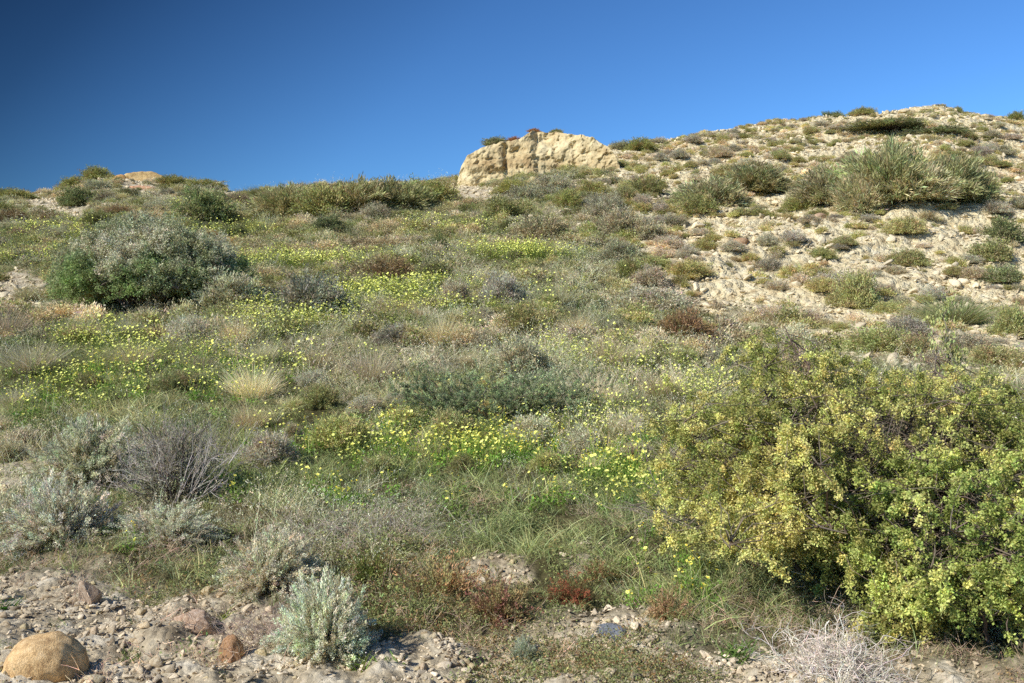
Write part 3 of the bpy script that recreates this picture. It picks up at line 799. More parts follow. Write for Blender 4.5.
# ------------------------------------------------------------------ named shrubs of the slope
G1 = (1, 1, 1)
NAMED = [
    # kind, u, v foot, w, h, label, tint
    ('switch', 890, 216, 110, 55, 'tall bright green broom bush, highest on the stony right slope', (1.0, 1.04, .92)),
    ('switch', 948, 212, 92, 45, 'wide green broom bush at the right end of the tall clump on the stony slope', (.96, 1.0, .88)),
    ('switch', 828, 213, 86, 38, 'greyish broom bush at the left end of the tall clump on the stony slope', (1.06, 1.03, 1.05)),
    ('switch', 860, 218, 64, 38, 'straw-streaked broom bush at the front of the tall clump', (1.2, 1.14, 1.15)),
    ('switch', 975, 206, 44, 36, 'dark broom bush touching the bare slope at the far right of the tall clump', (.84, .82, .72)),
    ('switch', 918, 219, 84, 32, 'low greyish broom bush at the foot of the tall clump, right of the straw-streaked one', (1.15, 1.12, 1.15)),
    ('olive', 797, 214, 44, 16, 'low dark olive shrub beside two pale boulders, left of the tall broom clump', (.85, .85, .72)),
    ('switch', 712, 208, 84, 32, 'grey-green broom bush halfway up the slope, left of the broom clump', (.95, .95, .92)),
    ('switch', 756, 200, 80, 28, 'olive broom bush between the grey-green broom and the tall clump', (1.0, 1.0, .88)),
    ('olive', 700, 222, 48, 22, 'grey-olive shrub below the grey-green broom bush', (.95, .95, .92)),
    ('green', 886, 138, 100, 8, 'long low green shrub lying along the upper right slope', (1.0, 1.02, .95)),
    ('green', 935, 140, 70, 9, 'thin green strip of shrub right of the long low one on the upper slope', (.95, .98, .9)),
    ('green', 832, 116, 28, 9, 'round green shrub on the skyline of the right hill', (.95, 1, .9)),
    ('olive', 862, 118, 34, 9, 'low olive shrub on the skyline next to the round green shrub', (.9, .9, .8)),
    ('olive', 957, 112, 14, 7, 'tiny dark tuft among the white rocks of the hilltop', (.75, .8, .7)),
    ('olive', 1016, 121, 26, 12, 'dark shrub on the hilltop at the right edge', (.75, .75, .62)),
    ('olive', 855, 312, 54, 40, 'grey bristly shrub alone on the gravel slope above the big bush', (1.15, 1.12, 1.15)),
    ('green', 990, 266, 54, 22, 'olive-green cushion shrub on the bare slope at the right edge', (1.15, 1.1, .95)),
    ('green', 1002, 248, 46, 24, 'dark green shrub above the olive-green cushion at the right edge', (.95, .95, .85)),
    ('green', 1002, 288, 46, 16, 'flat green shrub below the olive-green cushion at the right edge', (1.1, 1.15, 1.1)),
    ('reed', 955, 332, 100, 36, 'pale green broad shrub above the right end of the big bush', (1.1, 1.15, 1.1)),
    ('olive', 1012, 338, 54, 36, 'grey-green shrub at the right edge beside a bare sandy bank', (1.1, 1.12, 1.12)),
    ('grey', 655, 316, 84, 26, 'grey dome shrub at the foot of the stony slope', (1.05, 1.02, 1.05)),
    ('brown', 685, 346, 76, 40, 'rusty brown shrub with curled leaves at the foot of the stony slope', (1.15, .98, .82)),
    ('grey', 728, 372, 54, 24, 'dark grey shrub in the grass left of the big bush top', (.85, .85, .85)),
    ('grey', 806, 386, 70, 36, 'pinkish grey dome shrub behind the top of the big bush', (1.18, 1.04, 1.0)),
    ('grey', 790, 356, 60, 30, 'silvery bristly shrub above the pinkish grey dome', (1.18, 1.2, 1.15)),
    ('olive', 880, 356, 80, 28, 'grey-green mounded shrub behind the big bush', (1.05, 1.1, 1.05)),
    ('brown', 388, 284, 92, 24, 'dark brown ferny shrub mat in the upper meadow', (.85, .78, .62)),
    ('green', 432, 282, 46, 18, 'green shrub at the end of the dark brown mat', (1.0, .98, .8)),
    ('green', 437, 254, 28, 20, 'small dark green shrub in the grey scrub of the upper meadow', (.8, .85, .68)),
    ('green', 327, 236, 40, 20, 'dark green shrub with rough top in the scrub below the ridge', (.9, .95, .85)),
    ('green', 204, 226, 62, 30, 'bright green spreading shrub below the left knoll', (.98, 1.02, .85)),
    ('green', 232, 243, 36, 18, 'dark green shrub right of the bright green spreading shrub', (.75, .78, .6)),
    ('brown', 208, 246, 40, 16, 'brown shrub behind the large dome-shaped shrub', (.98, .85, .66)),
    ('green', 96, 229, 34, 14, 'dark round shrub below the sandy path', (.72, .72, .52)),
    ('brown', 50, 224, 42, 10, 'dark brown low shrub left of the sandy path end', (.8, .72, .55)),
    ('olive', 98, 180, 36, 15, 'olive bush on top of the left knoll', (.85, .85, .7)),
    ('olive', 76, 188, 34, 11, 'low bush on the left shoulder of the knoll', (.9, .88, .7)),
    ('olive', 175, 188, 40, 11, 'dark low bush on the knoll right of the yellow rocks', (.82, .8, .66)),
    ('olive', 205, 192, 48, 10, 'low greenish bush on the right shoulder of the knoll', (.95, .95, .78)),
    ('green', 78, 208, 46, 18, 'dark green bush just right of the sandy path', (.82, .88, .72)),
    ('brown', 12, 226, 44, 16, 'dark brown bush at the left edge below the ridge', (.78, .75, .6)),
    ('olive', 16, 200, 50, 12, 'low olive scrub bush on the ridge at the left edge', (.85, .85, .72)),
    ('brown', 118, 217, 44, 12, 'brown bush between the sandy path and the knoll slope', (.9, .82, .68)),
    ('grey', 158, 214, 50, 14, 'grey shrub on the knoll slope', (.9, .92, .85)),
    ('switch', 286, 222, 74, 30, 'broad olive broom bush at the left of the ridge thicket', (1.0, .98, .84)),
    ('olive', 322, 220, 84, 35, 'olive bush in the ridge thicket, second from its left end', (1.0, .98, .90)),
    ('switch', 358, 216, 88, 31, 'grey olive broom bush in the middle of the ridge thicket', (1.0, .96, .86)),
    ('switch', 396, 212, 84, 28, 'olive broom bush in the ridge thicket right of its middle', (.98, .98, .84)),
    ('olive', 430, 208, 66, 26, 'olive bush at the right end of the ridge thicket near the outcrop', (.95, .96, .78)),
    ('reed', 262, 198, 32, 14, 'small broom bush at the far left tip of the ridge thicket', (.98, .98, .8)),
    ('grey', 374, 222, 44, 18, 'grey shrub below the ridge thicket', (.95, .93, .9)),
    ('grey', 528, 206, 50, 22, 'grey-green shrub at the foot of the rock outcrop', (.92, .94, .85)),
    ('olive', 510, 196, 32, 14, 'olive shrub hugging the middle of the outcrop foot', (.95, .95, .75)),
    ('grey', 556, 196, 54, 22, 'grey shrub at the right part of the outcrop foot', (.92, .92, .88)),
    ('olive', 568, 210, 34, 20, 'round olive shrub below the outcrop foot', (.95, .95, .78)),
    ('green', 504, 222, 50, 20, 'olive-green dome shrub below the outcrop', (1.1, 1.05, .85)),
    ('grey', 540, 247, 84, 32, 'brownish leafy shrub in the scrub below the outcrop', (1.02, .96, .8)),
    ('grey', 620, 152, 26, 10, 'shrub on the skyline just right of the outcrop', (.85, .88, .75)),
    ('olive', 640, 152, 40, 14, 'olive shrub on the skyline right of the outcrop', (.9, .92, .78)),
    ('dry', 238, 350, 56, 34, 'pinkish dry grass clump below the spreading grey shrub', (1.05, .95, .9)),
    ('dry', 82, 345, 50, 24, 'brownish pink dry clump below the dome-shaped shrub', (.98, .86, .82)),
    ('dry', 580, 340, 60, 30, 'pale dry grass clump in the middle of the meadow', (1.05, 1.0, .95)),
    ('dry', 610, 370, 80, 36, 'pale straw clump right of the creeping dark shrub', (1.02, .98, .95)),
    ('dry', 660, 402, 60, 34, 'straw-grey clump left of the big bush', (1.0, .94, .86)),
    ('dry', 440, 352, 60, 44, 'tall pale dry grass clump above the creeping dark shrub', (1.05, 1.0, .95)),
]
for (kd, u, v, w, h, lab, ti) in NAMED:
    nm = {'reed': 'broom_bush', 'switch': 'broom_bush', 'dry': 'dry_grass_clump', 'grey': 'grey_shrub', 'olive': 'olive_shrub', 'green': 'green_shrub', 'brown': 'brown_shrub'}[kd]
    shrub(kd, u, v, w, h, lab, ti, nm, None, 'grass clump' if kd == 'dry' else 'shrub')

# ------------------------------------------------------------------ many smaller shrubs over the slopes
taken = [(u, v - h * .4, w * .5) for (_, u, v, w, h, _, _) in NAMED] + [(143, 275, 100), (885, 190, 110)]


def scatter_shrubs(count, box, wr, asp, kinds, test, name, label, group, gap=.62, tint=(1, 1, 1)):
    n = 0
    for _ in range(count * 60):
        if n >= count: break
        u = random.uniform(box[0], box[2]); v = random.uniform(box[1], box[3])
        if not test(u, v): continue
        x, y, z = at(u, v)
        if abs(HZ - F_PX * (z - EYE) / y - v) > 2.5: continue
        w = random.uniform(*wr) * 38 / y * random.choice((.6, .8, 1, 1, 1.25))
        h = w * random.uniform(*asp)
        if any(math.hypot((u - a) / (w * .5 + c), (v - h * .4 - b) / ((w * .5 + c) * .5)) < gap for a, b, c in taken): continue
        taken.append((u, v - h * .4, w * .5)); n += 1
        kd = random.choice(kinds); b = random.uniform(.82, 1.12)
        lab = label[kd] if isinstance(label, dict) else label
        grp = group + ', ' + {'grey': 'grey', 'olive': 'olive', 'green': 'green', 'brown': 'brown', 'reed': 'broom', 'dry': 'straw'}[kd]
        shrub(kd, u, v, w, h, lab, (tint[0] * b * random.uniform(.94, 1.06), tint[1] * b, tint[2] * b * random.uniform(.9, 1.08)), name[kd] if isinstance(name, dict) else name, grp)


NM = {'reed': 'broom_bush', 'grey': 'grey_shrub', 'olive': 'olive_shrub', 'green': 'green_shrub', 'brown': 'brown_shrub', 'dry': 'dry_grass_clump'}
hl = lambda u: float(np.interp(u, HILL_U, HILL_V))
skl = lambda u: float(np.interp(u, SKY_U, SKY_V))
scatter_shrubs(175, (600, 108, 1024, 385), (14, 30), (.28, .44), ['grey', 'olive', 'grey', 'grey', 'olive', 'grey', 'olive'],
               lambda u, v: v < hl(u) + 10 and v > skl(u) + 5 and not (880 < u < 1012 and v < 130) and not (v > 214 and u > 690 and random.random() < .74), NM,
               {k: t for k, t in (('grey', 'low grey cushion shrub scattered among the stones of the bare right slope'), ('olive', 'low olive cushion shrub scattered among the stones of the bare right slope'),
                ('green', 'low green cushion shrub scattered among the stones of the bare right slope'))}, 'shrubs on the stony right slope', gap=.5, tint=(1.14, 1.09, 1.14))
scatter_shrubs(46, (0, 178, 262, 242), (26, 54), (.28, .45), ['olive', 'brown', 'grey', 'green'], lambda u, v: v > skl(u) + 6 and math.hypot((u - 52) / 46, (v - 210) / 20) > 1 and math.hypot((u - 268) / 26, (v - 204) / 10) > 1 and not (112 < u < 165 and v < 196), NM,
               {'olive': 'low olive scrub shrub on the slope of the left knoll', 'brown': 'low brown scrub shrub on the slope of the left knoll', 'grey': 'low grey scrub shrub on the slope of the left knoll',
                'green': 'low green scrub shrub on the slope of the left knoll'}, 'scrub on the left knoll', tint=(.9, .9, .82))
scatter_shrubs(115, (215, 196, 650, 296), (26, 58), (.42, .6), ['grey', 'grey', 'olive', 'brown', 'green', 'grey'], lambda u, v: v > skl(u) + 8 and v < hl(u) + 60, NM,
               {'olive': 'olive mound shrub in the scrub between ridge and meadow', 'brown': 'brown mound shrub in the scrub between ridge and meadow', 'grey': 'grey mound shrub in the scrub between ridge and meadow',
                'green': 'green mound shrub in the scrub between ridge and meadow'}, 'scrub between ridge and meadow', gap=.5, tint=(.98, .95, .92))
scatter_shrubs(34, (0, 400, 640, 480), (11, 20), (.4, .65), ['grey', 'olive', 'dry'], lambda u, v: not (30 < u < 250), NM,
               {'dry': 'short dry grass clump among the flowers below the creeping shrub', 'grey': 'small grey-green shrublet among the flowers of the lower meadow', 'olive': 'small olive shrublet among the flowers of the lower meadow'}, 'small clumps in the lower meadow', gap=.9, tint=(1.18, 1.14, 1.14))
scatter_shrubs(46, (0, 300, 700, 400), (18, 36), (.45, .7), ['dry', 'dry', 'grey', 'olive'], lambda u, v: not (40 < u < 262 and v < 330), NM,
               {'dry': 'thin pale dry grass clump standing in the flowering meadow', 'grey': 'small grey shrublet half sunk in the flowering meadow', 'olive': 'small olive shrublet half sunk in the flowering meadow'}, 'clumps in the meadow', gap=.9, tint=(.95, .95, .98))

# ------------------------------------------------------------------ stones
B = rock_mesh(907, 4, 5, .11, (1, .85, .66), M_OCHRE, (.70, .95), True)
o = place_rock(40, 678, 78, 66, 'large smooth ochre boulder with dark specks in the lower left corner', B, name='boulder', rz=.3, cat='boulder', sink=.2); o.rotation_euler = (0, -.28, .3); o.color = (1.72, 1.66, 1.66, 1)
BL = rock_mesh(902, 4, 9, .05, (.8, .8, .85), M_REDROCK, (.55, .75))
place_rock(87, 608, 30, 32, 'upright brownish block of stone throwing a shadow above the ochre boulder', BL, (1.35, 1.42, 1.45), rz=.6)
place_rock(190, 630, 52, 30, 'flat pinkish rough stone right of the upright block', rock_mesh(903, 4, 8, .14, (1, .8, .6), M_REDROCK), (1.6, 1.62, 1.66), rz=.1)
place_rock(229, 664, 26, 28, 'rust-orange stone with dark edge near the bottom edge', rock_mesh(904, 4, 8, .14, (1, .8, .9), M_REDROCK), (1.2, .98, .74))
place_rock(171, 650, 17, 14, 'small round white stone between the pinkish and rust-orange stones', None, (1.15, 1.15, 1.2))
place_rock(90, 686, 26, 18, 'white pitted stone beside the ochre boulder at the bottom edge', None, (1.15, 1.18, 1.22))
o = place_rock(609, 645, 50, 40, 'flat grey slate stone lying on the pale soil', rock_mesh(905, 4, 10, .05, (1, .8, .4), M_SLATE, (.5, .8)), rz=.1, sink=.1); o.color = (1.35, 1.28, 1.22, 1)
place_rock(586, 660, 12, 8, 'small white pebble in front of the flat grey slate stone', None, (1.15, 1.15, 1.15))
place_rock(496, 574, 46, 20, 'flat cream stone slab at the edge of the meadow', rock_mesh(906, 4, 10, .1, (1, .8, .4), None, (.5, .8)), (1.1, 1.08, 1.02), sink=.35)
place_rock(497, 548, 26, 7, 'thin pale stone lying in the green meadow behind the cream slab', None, (1.0, 1.0, 1.0))
place_rock(626, 531, 18, 7, 'small orange-tan stone in the meadow left of the big bush', None, (1.1, .95, .72))
place_rock(642, 542, 14, 5, 'small pale stone in the meadow close to the orange-tan one', None)
place_rock(298, 437, 13, 8, 'round pinkish stone in the middle of the meadow', rock_mesh(907, 3, 4, .05, (1, .8, .6), M_REDROCK, (.8, .95)), (1.25, 1.3, 1.4))
place_rock(317, 443, 18, 6, 'flat pale stone right of the round pinkish stone', None)
place_rock(434, 640, 12, 11, 'pale pebble left of a similar one near the herb bush with red stems', None, (1.1, 1.1, 1.1))
place_rock(449, 639, 14, 12, 'pale pebble right of a similar one near the herb bush with red stems', None, (1.1, 1.1, 1.1))
place_rock(30, 489, 14, 10, 'cream stone left of the grey-green silvery shrub', None)
place_rock(3, 492, 14, 10, 'cream stone at the left edge beside the silvery shrubs', None, (1, .92, .85))
place_rock(821, 219, 18, 10, 'tawny boulder at the foot of the tall broom clump, left one of a pair', rock_mesh(908, 3, 8, .1, (1, .8, .65), M_REDROCK), (1.25, 1.2, 1.15), name='boulder', cat='boulder')
place_rock(834, 216, 14, 9, 'pale boulder at the foot of the tall broom clump, right one of a pair', None, (1.1, 1.05, .98), name='boulder', cat='boulder')
place_rock(741, 246, 22, 13, 'orange-tinted boulder half buried in the gravel slope', rock_mesh(909, 3, 7, .1, (1, .8, .6), M_REDROCK), (1.3, 1.15, .95), name='boulder', cat='boulder')
place_rock(22, 311, 20, 9, 'whitish boulder on the bare earth left of the dome-shaped shrub', None, (1.1, 1.1, 1.1), name='boulder', cat='boulder')
place_rock(47, 268, 9, 6, 'small pale boulder above the bare earth by the dome-shaped shrub', None, (1.1, 1.1, 1.1), name='boulder', cat='boulder')
place_rock(60, 198, 6, 3, 'white stone right of the sandy path', None, (1.15, 1.15, 1.15))
place_rock(143, 180, 44, 24, 'yellow layered rock ledge on top of the left knoll', rock_mesh(910, 4, 8, .16, (1, .6, .5), M_OCHRE), (1.3, 1.3, 1.2), name='rock_ledge', cat='rock')
place_rock(119, 181, 16, 9, 'orange rock at the left end of the yellow ledge on the knoll', rock_mesh(911, 3, 8, .16, (1, .8, .8), M_OCHRE), (1.3, 1.05, .8), name='rock', cat='rock')
place_rock(138, 190, 38, 12, 'reddish rock band just below the yellow ledge on the knoll', rock_mesh(912, 4, 8, .16, (1, .6, .5), M_REDROCK), (1.4, 1.15, 1.0), name='rock', cat='rock')
# red and white rubble right of the knoll
for i, (u, v, w, h, t) in enumerate(((276, 200, 14, 6, (1.3, .8, .85)), (264, 203, 16, 6, (1.3, .75, .75)), (255, 201, 8, 3, (1.3, .8, .8)), (268, 209, 14, 5, (1.6, 1.55, 1.65)), (280, 205, 9, 4, (1.6, 1.5, 1.5)), (258, 209, 10, 4, (1.5, 1.4, 1.4)))):
    place_rock(u, v, w * 1.25, h * 1.5, 'reddish lump in the little heap of red and white rubble below the ridge' if i < 3 else 'whitish lump in the little heap of red and white rubble below the ridge', rock_mesh(920 + i, 3, 8, .15, (1, .8, .6), M_REDROCK), t,
               group='reddish rubble' if i < 3 else 'white rubble', name='rubble_stone')
# white ledge of the hilltop
for i in range(26):
    u = random.uniform(886, 1002); v = skl(u) + random.uniform(1.5, 9)
    place_rock(u, v + 1, random.uniform(9, 24), random.uniform(4, 8), 'white rock of the broken ledge along the hilltop', None, (1.15, 1.13, 1.08), group='white rocks of the hilltop ledge', name='ledge_rock', cat='rock')
for i in range(26):
    u = random.uniform(690, 886); v = skl(u) + random.uniform(1, 26)
    place_rock(u, v + 1, random.uniform(5, 12), random.uniform(2.5, 5), 'pale rock on the upper right slope just under the skyline', None, (1.1, 1.08, 1.02), group='pale rocks under the skyline', name='slope_rock', cat='rock')
n = 0
while n < 95:
    u = random.uniform(620, 1022); v = random.uniform(150, 365)
    if v > hl(u) or v < skl(u) + 10: continue
    w = random.choice((4, 5, 6, 6, 8, 10)) * (v / 260) ** .7
    place_rock(u, v, w, w * random.uniform(.5, .8), 'pale limestone chunk lying loose on the gravel of the right slope', None, (1.08, 1.05, .98), group='loose chunks on the right slope', name='slope_rock', cat='rock', sink=.2); n += 1
n = 0
while n < 170:
    u = random.uniform(0, 680); v = random.uniform(560, 690)
    x, y, z = at(u, min(v, 686)); _, bare, _, _ = masks(np.array([x]), np.array([y]))
    if bare[0] < .55: continue
    w = random.choice((5, 6, 7, 8, 8, 9, 10, 11, 13, 17))
    g_ = random.uniform(.95, 1.35)
    place_rock(u, min(v, 686), w, w * random.uniform(.55, .85), 'small pale stone strewn over the bare stony strip in front', None, (g_, g_ * random.uniform(.93, 1), g_ * random.uniform(.85, 1.02)), group='stones strewn over the front strip', sink=-.1); n += 1
for i in range(16):
    u = random.uniform(0, 44); v = random.uniform(282, 312)
    place_rock(u, v, random.uniform(3, 8), random.uniform(2, 5), 'pale stone on the patch of bare earth left of the dome-shaped shrub', None, (1.05, 1.03, 1), group='stones on the bare earth patch')


# ------------------------------------------------------------------ stuff: grass, gravel, far wildflowers (instances of small tufts on points)
def scatter(name, label, P, scl, tint, protos, tilt=.18, flat_rot=None):
    n = len(P)
    src = bpy.data.collections.new(name + '_tufts')
    for i, me in enumerate(protos): src.objects.link(bpy.data.objects.new(f'{name}_tuft_{i}', me))
    me = bpy.data.meshes.new(name); me.vertices.add(n); me.vertices.foreach_set('co', np.asarray(P, np.float32).ravel())
    rot = np.stack([rng.normal(size=n) * tilt, rng.normal(size=n) * tilt, rng.uniform(0, 2 * PI, n)], 1) if flat_rot is None else flat_rot
    a = me.attributes.new('rot', 'FLOAT_VECTOR', 'POINT'); a.data.foreach_set('vector', rot.astype(np.float32).ravel())
    a = me.attributes.new('scl', 'FLOAT_VECTOR', 'POINT')
    s3 = np.asarray(scl, np.float32); s3 = np.repeat(s3[:, None], 3, 1) if s3.ndim == 1 else s3
    a.data.foreach_set('vector', s3.ravel())
    a = me.attributes.new('pick', 'INT', 'POINT'); a.data.foreach_set('value', rng.integers(0, len(protos), n).astype(np.int32))
    a = me.attributes.new('tint', 'FLOAT_COLOR', 'POINT'); a.data.foreach_set('color', np.concatenate([tint, np.ones((n, 1))], 1).astype(np.float32).ravel())
    ng = bpy.data.node_groups.new(name, 'GeometryNodeTree')
    ng.interface.new_socket('Geometry', in_out='INPUT', socket_type='NodeSocketGeometry'); ng.interface.new_socket('Geometry', in_out='OUTPUT', socket_type='NodeSocketGeometry')
    N, L = ng.nodes.new, ng.links.new
    gi, go, ip, ci = N('NodeGroupInput'), N('NodeGroupOutput'), N('GeometryNodeInstanceOnPoints'), N('GeometryNodeCollectionInfo')
    ci.inputs['Collection'].default_value = src; ci.inputs['Separate Children'].default_value = True; ci.inputs['Reset Children'].default_value = True
    def att(nm, t):
        q = N('GeometryNodeInputNamedAttribute'); q.data_type = t; q.inputs[0].default_value = nm; return q.outputs[0]
    er = N('FunctionNodeEulerToRotation'); L(att('rot', 'FLOAT_VECTOR'), er.inputs[0])
    ip.inputs['Pick Instance'].default_value = True
    L(gi.outputs[0], ip.inputs['Points']); L(ci.outputs[0], ip.inputs['Instance']); L(er.outputs[0], ip.inputs['Rotation'])
    L(att('scl', 'FLOAT_VECTOR'), ip.inputs['Scale']); L(att('pick', 'INT'), ip.inputs['Instance Index']); L(ip.outputs[0], go.inputs[0])
    o = obj(name, me); md = o.modifiers.new('scatter', 'NODES'); md.node_group = ng
    return tag(o, label, None, None, 'stuff')


def field(n, y0, y1, power):
    """ground points, density falling with distance"""
    n = int(n * 1.32); q = rng.uniform(size=n)
    p = 2 - power
    Y = (y0 ** p + q * (y1 ** p - y0 ** p)) ** (1 / p)
    t = rng.uniform(-.765, .765, n)
    X = t * Y
    hill, bare, u, v = masks(X, Y)
    return X, Y, gz(X, Y), hill, bare, u, v


def grass_tuft(seed, n, lo, hi, W, col, spread=.05, lean=.45, droop=.3, seedhead=False, mat=None):
    r = np.random.default_rng(seed); g = Geo()
    D = np.stack([r.normal(size=n) * lean, r.normal(size=n) * lean, np.ones(n)], 1)
    P = np.stack([r.normal(size=n) * spread, r.normal(size=n) * spread, np.full(n, -.01)], 1)
    C = jitcol(col, n, r, .22, .08)
    tip = g.blades(P, D, r.uniform(lo, hi, n), W * r.uniform(.7, 1.3, n), C, r, droop * r.uniform(.2, 1.8, n), K=4)
    if seedhead:
        k = 3; q = np.repeat(tip, k, 0) + r.normal(size=(n * k, 3)) * .012
        g.leaves(q, np.repeat(D, k, 0) + r.normal(size=(n * k, 3)) * .5, .022, .008, np.repeat(C * 1.1, k, 0), r)
    return g.mesh('tuft', mat or I_GRASS)


def herb_tuft(seed, n, R, H, L, W, col, mat=None):
    r = np.random.default_rng(seed); g = Geo()
    P = np.stack([r.normal(size=n) * R, r.normal(size=n) * R, r.uniform(0, H, n)], 1)
    g.leaves(P, np.stack([r.normal(size=n), r.normal(size=n), r.uniform(.1, 1.2, n)], 1), L * r.uniform(.6, 1.3, n), W * r.uniform(.7, 1.3, n), jitcol(col, n, r, .2, .07), r, .1)
    return g.mesh('tuft', mat or I_GRASS)


def twig_tuft(seed, n, col):
    r = np.random.default_rng(seed); lst = []
    for k in range(n):
        branch_tree(r, r.normal(size=3) * np.array([.06, .06, 0]), np.array([r.normal(), r.normal(), .9]), r.uniform(.08, .2), 1, (1, 3), .7, .6, 0, 4, .2, lst)
    P = np.array([p for p, _ in lst]); P[:, :, 2] = np.maximum(P[:, :, 2], 0)
    g = Geo(); g.tubes(P, .0016 * np.linspace(1.2, .7, 4)[None] * np.ones((len(P), 1)), jitcol(col, len(P), r, .2, .05)); return g.mesh('tuft', I_GRASS)


def tinted(X, Y, a, b, seed, sc=.5, v=.14):
    k = sstep(-.45, .45, fbm(X * sc, Y * sc, octv=4, seed=seed) + rng.normal(size=len(X)) * .18)[:, None]
    return (np.asarray(a) * (1 - k) + np.asarray(b) * k) * (1 + rng.normal(size=(len(X), 1)) * v).clip(.4, 1.7)


def pic(u, v, spots):
    d = np.zeros(len(u))
    for (a, b, ru, rv, s) in spots: d = np.maximum(d, s * sstep(1.3, .4, np.hypot((u - a) / ru, (v - b) / rv)))
    return d


GREEN_AT = ((520, 530, 190, 44, 1), (640, 510, 80, 60, 1), (90, 400, 170, 60, .7), (300, 470, 120, 50, .6), (40, 255, 90, 26, .9), (470, 310, 120, 40, .5), (380, 420, 200, 30, .5), (250, 300, 80, 40, .6))
DRY_AT = ((480, 340, 170, 34, 1), (620, 380, 90, 40, 1), (230, 340, 110, 24, .5), (350, 380, 80, 30, .5), (700, 400, 60, 30, .8), (560, 290, 120, 40, .8), (420, 265, 160, 24, .6))

# green grass and herbs
X, Y, Z, hill, bare, u, v = field(62000, 3.6, 50, 1.05)
gr = pic(u, v, GREEN_AT); dr = pic(u, v, DRY_AT)
n2 = fbm(X * .9, Y * .9, octv=3, seed=41)
k = rng.uniform(size=len(X)) < np.clip(.55 + .45 * gr - .30 * dr + .25 * n2, .08, 1) * (.45 + .55 * sstep(-.35, .2, fbm(X * 2.3, Y * 2.3, octv=3, seed=71))) * np.clip(1 - 1.02 * hill, .02, 1) * np.clip(1 - 1.0 * bare, .035, 1)
clump = sstep(-.25, .55, fbm(X * 2.3, Y * 2.3, octv=3, seed=71))
sc = (.42 + .020 * Y) * rng.uniform(.6, 1.35, len(X)) * (1 - .35 * bare) * (.62 + .85 * clump)
T = tinted(X, Y, (.78, .84, .76), (1.10, 1.11, 1.0), 42, .9, .2) * np.where(sstep(430, 500, v)[:, None] > .5, np.array([[.90, .98, .92]]), 1) * (1 + .12 * gr - .0 * dr)[:, None] * np.where(Y > 24, 1.12, 1)[:, None]
scatter('meadow_grass', 'green and olive grass covering the meadow', np.stack([X, Y, Z], 1)[k], sc[k], T[k],
        [grass_tuft(600 + i, 26, .09, .22, .0055, lin(122, 121, 86), .06, .55, .4) for i in range(3)] + [grass_tuft(604 + i, 20, .10, .24, .005, lin(142, 136, 102), .06, .5, .4) for i in range(2)])

X, Y, Z, hill, bare, u, v = field(36000, 3.6, 40, 1.1)
gr = pic(u, v, GREEN_AT); dr = pic(u, v, DRY_AT)
n2 = fbm(X * 1.3, Y * 1.3, octv=3, seed=44)
k = rng.uniform(size=len(X)) < np.clip(.42 + .7 * gr - .4 * dr + .3 * n2, .05, 1) * np.clip(1 - 1.02 * hill, .02, 1) * np.clip(1 - 1.0 * bare, .05, 1)
sc = (.5 + .021 * Y) * rng.uniform(.6, 1.3, len(X)) * (.6 + .8 * sstep(-.2, .5, fbm(X * 2.1, Y * 2.1, octv=3, seed=72)))
T = tinted(X, Y, (.78, .86, .74), (1.12, 1.08, .95), 45, .9)
scatter('meadow_herbs', 'low leafy green herbs growing between the grass', np.stack([X, Y, Z], 1)[k], sc[k], T[k], [herb_tuft(620 + i, 60, .055, .10, .022, .011, lin(104, 110, 72)) for i in range(4)])

# dry grass
X, Y, Z, hill, bare, u, v = field(30000, 4.0, 48, .95)
gr = pic(u, v, GREEN_AT); dr = pic(u, v, DRY_AT)
n2 = fbm(X * .7, Y * .7, octv=3, seed=47)
k = rng.uniform(size=len(X)) < np.clip(.34 + .8 * dr - .26 * gr + .4 * n2, .06, 1) * np.clip(1 - .99 * hill, 0, 1) * np.clip(1 - .95 * bare, 0, 1)
sc = (.48 + .012 * Y) * rng.uniform(.6, 1.25, len(X)) * sstep(3, 7.5, Y) * (.6 + .8 * sstep(-.2, .5, fbm(X * 1.5, Y * 1.5, octv=3, seed=73)))
T = tinted(X, Y, (.98, .98, .92), (1.12, 1.0, .95), 48)
scatter('dry_grass', 'pale dry grass stems standing through the meadow', np.stack([X, Y, Z], 1)[k], sc[k], T[k],
        [grass_tuft(640 + i, 20, .20, .44, .0038, lin(170, 166, 140), .07, .35, .3, True) for i in range(3)] + [grass_tuft(645 + i, 18, .15, .36, .0042, lin(150, 148, 116), .08, .45, .3, True) for i in range(2)])

# scrubby ground cover of the distant slopes
X, Y, Z, hill, bare, u, v = field(17000, 15, 62, .3)
k = rng.uniform(size=len(X)) < np.where(hill > .5, np.where((v < 216) | (u < 680), .28, .10) + np.where((v < 216) | (u < 680), .45, .26) * (fbm(X * .5, Y * .5, octv=3, seed=52) > .05), np.where(Y > 26, .8, .25)) * (1 - .95 * bare) * np.where((hill < .5) & (Y > 26), .6, 1)
T = tinted(X, Y, (.9, .92, .8), (1.15, 1.08, 1.05), 51) * np.where(rng.uniform(size=len(X)) < .2, .75, 1)[:, None] * np.where((hill > .5)[:, None], np.array([[1.18, 1.14, 1.2]]), 1)
s3 = (rng.uniform(.6, 1.7, len(X)) * np.where(hill > .5, .72, 1))[:, None] * np.stack([np.ones(len(X))] * 2 + [rng.uniform(.6, 1.1, len(X))], 1)
cov = []
for i in range(4):
    g0, _ = dome_shrub('cover', 660 + i, .22, .17, 90, 18, .035, .015, (GRY, OLV, lin(140, 130, 100), OLV)[i], lob=.35, jit=.03, dead=.2, deadcol=lin(150, 138, 108), inner=.4, leafmat=I_GRASS); cov.append(g0)
scatter('scrub_ground_cover', 'low grey-green scrub cover spread over the far slopes', np.stack([X, Y, Z], 1)[k], s3[k], T[k], cov, .12)

